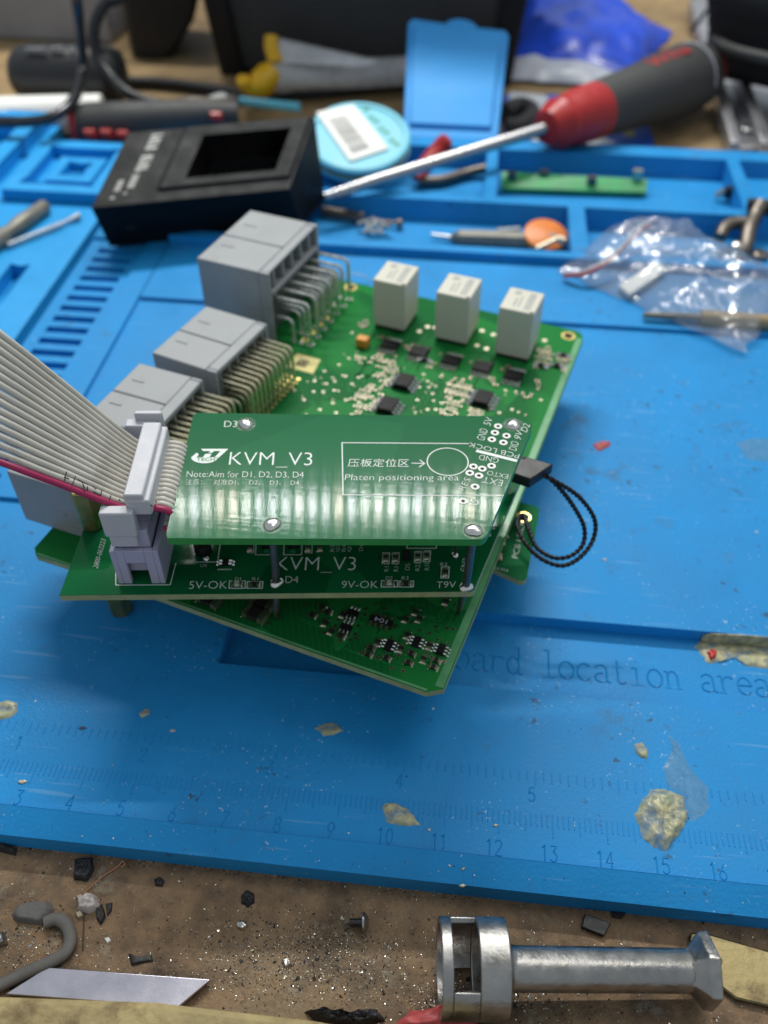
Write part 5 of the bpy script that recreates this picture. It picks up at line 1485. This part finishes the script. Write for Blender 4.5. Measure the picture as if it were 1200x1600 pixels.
# ------------------------------------------------------------------ marks and crumbs on the mat
def glue(pts, z, h, label, m='glue', seed=0, rough=.35, name='glue_blob', rings=8, sub=5):
    return single(MB().blob([at(x, y, z) for x, y in pts], z + .003, h, seed, rings, sub, rough), name, M[m], label, 'glue', smooth=60)
glue([(597, 1262), (604, 1254), (620, 1256), (638, 1264), (657, 1289), (640, 1291), (620, 1290), (604, 1284)], 0, .06, 'leaf-shaped drop of dried glue above the figure 10', seed=2)
glue([(992, 1272), (1003, 1250), (1018, 1235), (1040, 1232), (1068, 1248), (1077, 1272), (1070, 1290), (1055, 1310), (1040, 1330), (1020, 1326), (1003, 1305)], 0, .16, 'biggest lump of dried glue above the figure 15', seed=5, rough=.5, rings=14, sub=8)
glue([(1036, 1200), (1050, 1170), (1045, 1150), (1060, 1160), (1075, 1195), (1105, 1230), (1110, 1260), (1080, 1285), (1070, 1250), (1045, 1230)], 0, .025, 'thin clear film of glue beside the biggest glue lump', 'glue_clear', 9, .9, 'glue_film')
glue([(991, 1163), (1003, 1160), (1013, 1172), (1012, 1186), (1002, 1184), (993, 1176)], 0, .06, 'small flat flake of glue right of the board text', seed=6)
sm = thing('glue_smear', at(1150, 1025, ZR), 'wide smear of dried glue running down the step at the right edge', 'glue')
MB().blob([at(x, y, ZR) for x, y in [(1087, 1012), (1094, 1004), (1130, 1005), (1230, 1012), (1235, 1049), (1200, 1045), (1165, 1041), (1148, 1029), (1128, 1031), (1118, 1037), (1104, 1036)]], ZR + .003, .05, 8, 9, 6, .3).build('floor_smear', M['glue'], sm, smooth=60)
wp = [atY(x, y, 4.655) for x, y in [(1094, 1004), (1098, 994), (1112, 991), (1160, 993), (1235, 1000), (1235, 1014), (1130, 1007)]]
MB().add(wp + [p + Vector((0, .03, 0)) for p in wp], [tuple(range(7))[::-1], tuple(range(7, 14))] + [(i, (i + 1) % 7, 7 + (i + 1) % 7, 7 + i) for i in range(7)]).build('wall_smear', M['glue'], sm)
glue([(1104, 1020), (1110, 1015), (1120, 1018), (1118, 1028), (1110, 1032)], ZR + .03, .09, 'red drop of wax on the wide glue smear', 'glue_red', 3, .2, 'wax_drop')
glue([(492, 1138), (510, 1129), (525, 1130), (536, 1142), (520, 1148), (506, 1150)], 0, .05, 'small round glue drop in the shadow before the board', seed=4)
glue([(217, 1115), (226, 1107), (236, 1108), (234, 1116), (222, 1122)], 0, .04, 'tiny glue flake left of centre on the mat', seed=12)
glue([(-10, 1100), (12, 1094), (27, 1098), (28, 1112), (16, 1122), (-10, 1126)], 0, .06, 'glue smear cut by the left edge of the picture', seed=13)
glue([(1150, 692), (1180, 684), (1215, 686), (1215, 712), (1190, 722), (1168, 716)], 0, .02, 'faint round glue stain at the right edge of the mat', 'glue_clear', 14, .3, 'glue_film')
for pts, h, lab in [([(926, 695), (940, 690), (955, 691), (952, 698), (935, 706)], .06, 'small red scrap on the mat right of the board')]:
    single(MB().blob([at(x, y, 0) for x, y in pts], .003, h, 3, 5, 4, .3), 'red_scrap', M['red_scrap'], lab, 'scrap', smooth=60)

def litter(n, region, z, sizes, mats, name, seed, parent=None, flat=.35):
    rnd = random.Random(seed); mb = MB()
    for _ in range(n):
        q = region(rnd)
        if q is None: continue
        p = at(q[0], q[1], z); s = rnd.uniform(*sizes) * (2.2 if rnd.random() < .06 else 1); a = rnd.uniform(0, 6.28); w_ = rnd.uniform(.25, 1)
        ex = Vector((math.cos(a), math.sin(a), rnd.uniform(-.2, .3))) * s; ey = Vector((-math.sin(a), math.cos(a), 0)) * s * w_; h = s * flat * rnd.uniform(.4, 1.6)
        z_ = z + .003
        b = [Vector((p.x, p.y, z_)) + v for v in (-ex - ey, ex * .8 - ey * .7, ex + ey * .6, -ex * .7 + ey)]
        t = [v * .7 + Vector((p.x, p.y, z_)) * .3 + Vector((0, 0, h + max(0, v.z - z_))) for v in b]
        for v in b: v.z = z_
        mb.hexa(b, t, rnd.randrange(len(mats)))
    return tag(mb.build(name, mats, parent), kind='stuff')
def reg(x0, x1, y0, y1):
    return lambda r: (r.uniform(x0, x1), r.uniform(y0, y1))
def clump(cx, cy, sx, sy):
    return lambda r: (r.gauss(cx, sx), r.gauss(cy, sy))
# crumbs on the mat: pale, dark, glassy
def mat_reg(r):
    q = (r.uniform(0, 1200), r.uniform(1085, 1300))
    return q if q[1] < 1250 + q[0] * .1 else None
litter(90, mat_reg, 0, (.006, .016), [M['white'], M['dust_dark'], M['dust_light'], M['dirt']], 'mat_crumbs', 3)
litter(70, lambda r: (r.uniform(820, 1200), r.uniform(620, 930)), 0, (.006, .016), [M['white'], M['dust_dark'], M['dust_light']], 'mat_crumbs', 4)
litter(60, lambda r: (r.uniform(500, 1190), 1310 + (lambda x: 0)(0) + r.uniform(0, 1)) if False else (lambda x: (x, 1263 + .1 * x + r.uniform(14, 36)))(r.uniform(0, 1190)), -.02, (.006, .016), [M['white'], M['dust_dark'], M['dust_light']], 'lip_crumbs', 5)
# larger crumbs one can pick out
for q, s, m, lab in [((270, 1142), .07, 'crumple', 'pinkish crumb near the inch scale'), ((36, 1222), .10, 'dust_light', 'straw-like pale crumb at the left of the ruler'), ((775, 1290), .06, 'dust_light', 'pale crumb above the figure 12'),
                     ((723, 1384), .07, 'dust_light', 'pale crumb on the front lip of the mat'), ((545, 1302), .03, 'white', 'white speck by the figure 9'), ((130, 1138), .09, 'dirt', 'brown smudge on the inch ticks at the left'), ((945, 875), .08, 'clear_rod', 'clear sliver right of the cord loop')]:
    p = at(*q, 0 if q[1] < 1380 else -.03); z_ = p.z + .003
    single(MB().blob([(p.x - s, p.y - s * .25), (p.x, p.y - s * .45), (p.x + s, p.y + s * .1), (p.x + s * .2, p.y + s * .45), (p.x - s * .7, p.y + s * .3)], z_, s * .35, q[0], 4, 2, .6), 'crumb', M[m], lab, 'crumb')

# ------------------------------------------------------------------ junk on the bench in front of the mat
litter(2600, clump(480, 1500, 110, 40), TZ, (.004, .016), [M['dust_metal'], M['dust_light'], M['dust_dark'], M['dust_dark'], M['dust_dark']], 'metal_filings', 11)
litter(5000, reg(0, 1200, 1345, 1600), TZ, (.003, .010), [M['dust_dark'], M['dust_light'], M['dust_dark'], M['dust_metal']], 'bench_dust', 12)
litter(900, lambda r: (lambda x: (x, 1316 + .0975 * x + abs(r.gauss(0, 9)) + 2))(r.uniform(0, 1200)), TZ, (.004, .016), [M['dust_dark'], M['dust_dark'], M['dust_light'], M['dirt']], 'bench_dust', 15)
litter(700, clump(760, 1560, 90, 25), TZ, (.006, .022), [M['dust_metal'], M['dust_light'], M['dust_dark']], 'metal_filings', 13)
litter(500, clump(60, 1480, 60, 45), TZ, (.006, .02), [M['dust_light'], M['dust_dark'], M['dust_metal']], 'bench_dust', 14)

def bz_(x, y): return at(x, y, TZ)
# nickel tube tool with a slotted head
R1, R2 = .78, .355
zc_ = TZ + R1 + .004
pa, pb = at(686, 1512, zc_), at(1106, 1517, zc_ - .1)
axt = (pb - pa).normalized(); TL_ = (pb - pa).length
tool = thing('socket_tool', ((pa + pb) / 2).to_2d().to_3d() + Vector((0, 0, TZ)), 'nickel plated tube tool with a slotted round head in the foreground', 'socket tool')
kx = TL_ / 420.0
def ring_band(mb, t0, t1, ro, ri, a0=0, a1=360, n=48):
    N_ = Vector((0, 0, 1)); N_ = (N_ - axt * N_.dot(axt)).normalized(); B__ = axt.cross(N_)
    steps = max(3, int(n * abs(a1 - a0) / 360)); closed = abs(a1 - a0) >= 359.9
    vs_, fs_ = [], []
    for i in range(steps + (0 if closed else 1)):
        a = math.radians(a0 + (a1 - a0) * i / steps); d = N_ * math.cos(a) + B__ * math.sin(a)
        vs_ += [pa + axt * t0 + d * ro, pa + axt * t1 + d * ro, pa + axt * t1 + d * ri, pa + axt * t0 + d * ri]
    m_ = steps if closed else steps
    for i in range(m_):
        a = 4 * i; b = 4 * ((i + 1) % (steps if closed else steps + 1))
        for k in range(4):
            fs_.append((a + k, a + (k + 1) % 4, b + (k + 1) % 4, b + k))
    if not closed:
        fs_.append((0, 3, 2, 1)); e = 4 * steps; fs_.append((e, e + 1, e + 2, e + 3))
    mb.add(vs_, [f[::-1] for f in fs_])
ri_ = R1 - .10
mb = MB()
ring_band(mb, 0, 17 * kx, R1, ri_)
ring_band(mb, 57 * kx, 103 * kx, R1, ri_)
head_bars = [(-150, -110), (-12, 22), (70, 125), (195, 210)]
for a0, a1 in [(45, 163), (197, 303)]:
    ring_band(mb, 17 * kx, 57 * kx, R1 - .001, ri_ + .001, a0, a1)
mb.lathe([(95 * kx, .0), (95 * kx, ri_ + .02), (103 * kx, R1 - .04), (107 * kx, .52), (112 * kx, R2 + .03)], pa, axt, 40, caps=False)
mb.build('slotted_head', M['tool_steel'], tool, bevel=.018)
MB().lathe([(104 * kx, R2 + .1), (112 * kx, R2 + .02), (120 * kx, R2), (385 * kx, R2 - .015), (390 * kx, R2 - .03)], pa, axt, 40).build('tube', M['tool_steel'], tool, smooth=40)
MB().lathe([(380 * kx, R2 - .03), (392 * kx, R2 + .02), (408 * kx, .60), (424 * kx, .62), (426 * kx, .5)], pa, axt, 6).build('flared_end', M['tool_steel'], tool, bevel=.03)
# brass plate
bp_ = thing('brass_plate', bz_(1140, 1510), 'worn brass plate with a small rivet beside the tube tool', 'plate')
MB().prism([at(x, y, TZ + .12) for x, y in [(1078, 1458), (1095, 1455), (1240, 1497), (1240, 1590), (1200, 1572), (1150, 1560), (1112, 1530), (1080, 1505)]], TZ + .004, TZ + .12).build('plate_body', M['brass_plate'], bp_, bevel=.03)
dome(at(1122, 1503, TZ + .12), .075, .05, 'rivet', M['gold'], bp_)
# bright blade
mb = MB(); z_ = TZ + .05
mb.prism([at(x, y, z_ + .10) for x, y in [(74, 1511), (329, 1530), (278, 1574), (8, 1553)]], z_, z_ + .10)
single(mb, 'cutter_blade', M['alu'], 'bright slanted steel cutter blade beside the wooden batten', 'blade', bevel=.015)
# little pan-head screw
sc_ = thing('machine_screw', bz_(562, 1443), 'small silver machine screw lying on the bench below the mat', 'screw')
s0, s1 = at(546, 1441, TZ + .10), at(572, 1441, TZ + .13); axs = (s1 - s0).normalized(); Ls = (s1 - s0).length
prof = []
for i in range(12):
    t = Ls * .85 * i / 12; prof += [(t, .058), (t + Ls * .035, .078)]
MB().lathe([(0, .04)] + prof + [(Ls * .86, .06)], s0, axs, 14).build('thread', M['steel'], sc_, smooth=30)
MB().lathe([(Ls * .82, .06), (Ls * .83, .17), (Ls * .95, .165), (Ls * 1.12, .10), (Ls * 1.15, .03)], s0, axs, 20).build('screw_head', M['steel'], sc_, smooth=35)
# dusty grey rubber piece with a curled tail
rb = thing('rubber_piece', bz_(70, 1440), 'dusty grey rubber piece with a curled tail at the lower left', 'rubber piece')
MB().blob([bz_(x, y) for x, y in [(18, 1430), (28, 1414), (55, 1408), (78, 1410), (84, 1422), (76, 1436), (66, 1446), (45, 1444), (24, 1440)]], TZ + .003, .16, 3, 9, 7, .12).build('pad', M['rubber_grey'], rb, smooth=70)
MB().tube(smoothpath([at(70, 1442, TZ + .10), at(88, 1436, TZ + .12), at(104, 1446, TZ + .12), at(110, 1468, TZ + .12), at(100, 1490, TZ + .12), at(72, 1506, TZ + .12), at(40, 1520, TZ + .12), at(-10, 1545, TZ + .12)], 6), .115, 10, flat=.75).build('tail', M['rubber_grey'], rb, smooth=70)
# black chips, scraps
for pts, h, m, nm, lab, cat in [
    ([(116, 1342), (145, 1340), (148, 1360), (136, 1378), (115, 1376)], .14, 'char', 'black_chunk', 'glossy black chunk just below the mat at the left', 'chunk'),
    ([(376, 1398), (386, 1391), (397, 1397), (398, 1410), (388, 1418), (377, 1412)], .10, 'char', 'black_chunk', 'small black crumbly lump below the figure 7', 'chunk'),
    ([(241, 1374), (250, 1370), (258, 1377), (254, 1386), (243, 1385)], .06, 'char', 'black_chunk', 'tiny dark lump below the figure 6', 'chunk'),
    ([(150, 1418), (160, 1412), (166, 1432), (158, 1446), (151, 1436)], .08, 'dust_dark', 'black_flake', 'black flake beside the crumpled film', 'flake'),
    ([(165, 1412), (176, 1410), (175, 1424), (168, 1432)], .05, 'dust_dark', 'black_flake', 'smaller black flake right of the crumpled film', 'flake'),
    ([(121, 1408), (138, 1396), (152, 1400), (157, 1420), (140, 1428), (124, 1425)], .22, 'crumple', 'crumpled_film', 'crumpled pinkish film scrap at the lower left', 'film scrap'),
    ([(118, 1402), (128, 1398), (134, 1404), (126, 1410)], .10, 'dust_light', 'yellow_crumb', 'yellow crumb beside the crumpled film', 'crumb'),
    ([(118, 1428), (128, 1424), (132, 1432), (122, 1436)], .08, 'dust_light', 'yellow_crumb', 'pale round crumb under the crumpled film', 'crumb'),
    ([(-15, 1315), (10, 1318), (28, 1330), (25, 1338), (5, 1332), (-15, 1328)], .14, 'dust_dark', 'black_tube_end', 'black tube end under the mat at the left edge', 'tube'),
    ([(368, 1442), (380, 1440), (388, 1447), (380, 1454), (370, 1450)], .07, 'dust_metal', 'metal_crumb', 'grey metal crumb in the middle of the dust', 'crumb'),
    ([(162, 1466), (170, 1464), (174, 1470), (168, 1475)], .03, 'white', 'white_flake', 'white shiny flake on the brown bench', 'flake'),
    ([(440, 1500), (452, 1498), (456, 1508), (446, 1514)], .08, 'dust_metal', 'metal_crumb', 'light metal crumb in the dust heap', 'crumb'),
    ([(200, 1490), (215, 1495), (238, 1492), (240, 1502), (205, 1510)], .06, 'dust_dark', 'black_flake', 'dark flake above the cutter blade', 'flake'),
    ([(-12, 1455), (10, 1458), (14, 1478), (-12, 1484)], .2, 'steel', 'steel_ball', 'shiny steel lump cut by the left edge', 'ball'),
]:
    single(MB().blob([bz_(x, y) for x, y in pts], TZ + .003, h, pts[0][0], 9, 5, .5), nm, M[m], lab, cat, smooth=75)
mb = MB(); mb.prism([at(x, y, TZ + .10) for x, y in [(914, 1427), (955, 1442), (944, 1462), (909, 1448)]], TZ + .004, TZ + .10)
single(mb, 'black_tile', M['black'], 'flat black plastic tile above the tube tool', 'tile', bevel=.015)
mb = MB(); mb.prism([at(x, y, TZ + .06) for x, y in [(955, 1424), (978, 1426), (972, 1434), (958, 1432)]], TZ + .004, TZ + .06)
single(mb, 'black_flake', M['black'], 'small black flake tucked under the mat edge', 'flake')
# coppery hair with an eye at its end
single(MB().tube(smoothpath([bz_(130, 1397) + Vector((0, 0, .03)), bz_(160, 1372) + Vector((0, 0, .05)), bz_(184, 1356) + Vector((0, 0, .05)), bz_(192, 1348) + Vector((0, 0, .06)), bz_(196, 1352) + Vector((0, 0, .06)), bz_(190, 1357) + Vector((0, 0, .05))], 5), .012, 5), 'thin_wire', M['copper'], 'thin tan wire with a looped end on the bench', 'wire', smooth=60)
single(MB().tube(smoothpath([bz_(262 - 130, 1427) + Vector((0, 0, .02)), bz_(131, 1450) + Vector((0, 0, .02)), bz_(130, 1485) + Vector((0, 0, .02))], 5), .012, 5), 'brown_bristle', M['dirt'], 'brown bristle hanging down from the crumpled film', 'bristle', smooth=60)
# red rag and black lump at the bottom edge
crumple([at(x, y, TZ) for x, y in [(600, 1622), (752, 1626), (742, 1586), (640, 1572)]], .02, .35, 'red_rag', M['red_scrap'], 'crumpled red rag corner at the bottom edge', 'rag', 22, 14, 31, .05, None, 3.0)
single(MB().blob([bz_(x, y) for x, y in [(478, 1582), (500, 1578), (540, 1585), (590, 1578), (602, 1596), (560, 1606), (500, 1602)]], TZ + .003, .28, 40, 7, 5, .8), 'dark_lump', M['char'], 'dark glossy lump at the bottom edge beside the red rag', 'lump', smooth=60)

# repeats of one kind share a group
GROUPS = {'glue_blob': 'dried glue drops on the mat', 'glue_film': 'thin glue films on the mat', 'crumb': 'crumbs on the mat', 'black_chunk': 'black chunks on the bench',
          'black_flake': 'black flakes on the bench', 'yellow_crumb': 'yellow crumbs on the bench', 'metal_crumb': 'metal crumbs on the bench'}
for o in scene.objects:
    if o.parent is None and 'label' in o:
        g = GROUPS.get(o.name.split('.')[0])
        if g: o['group'] = g
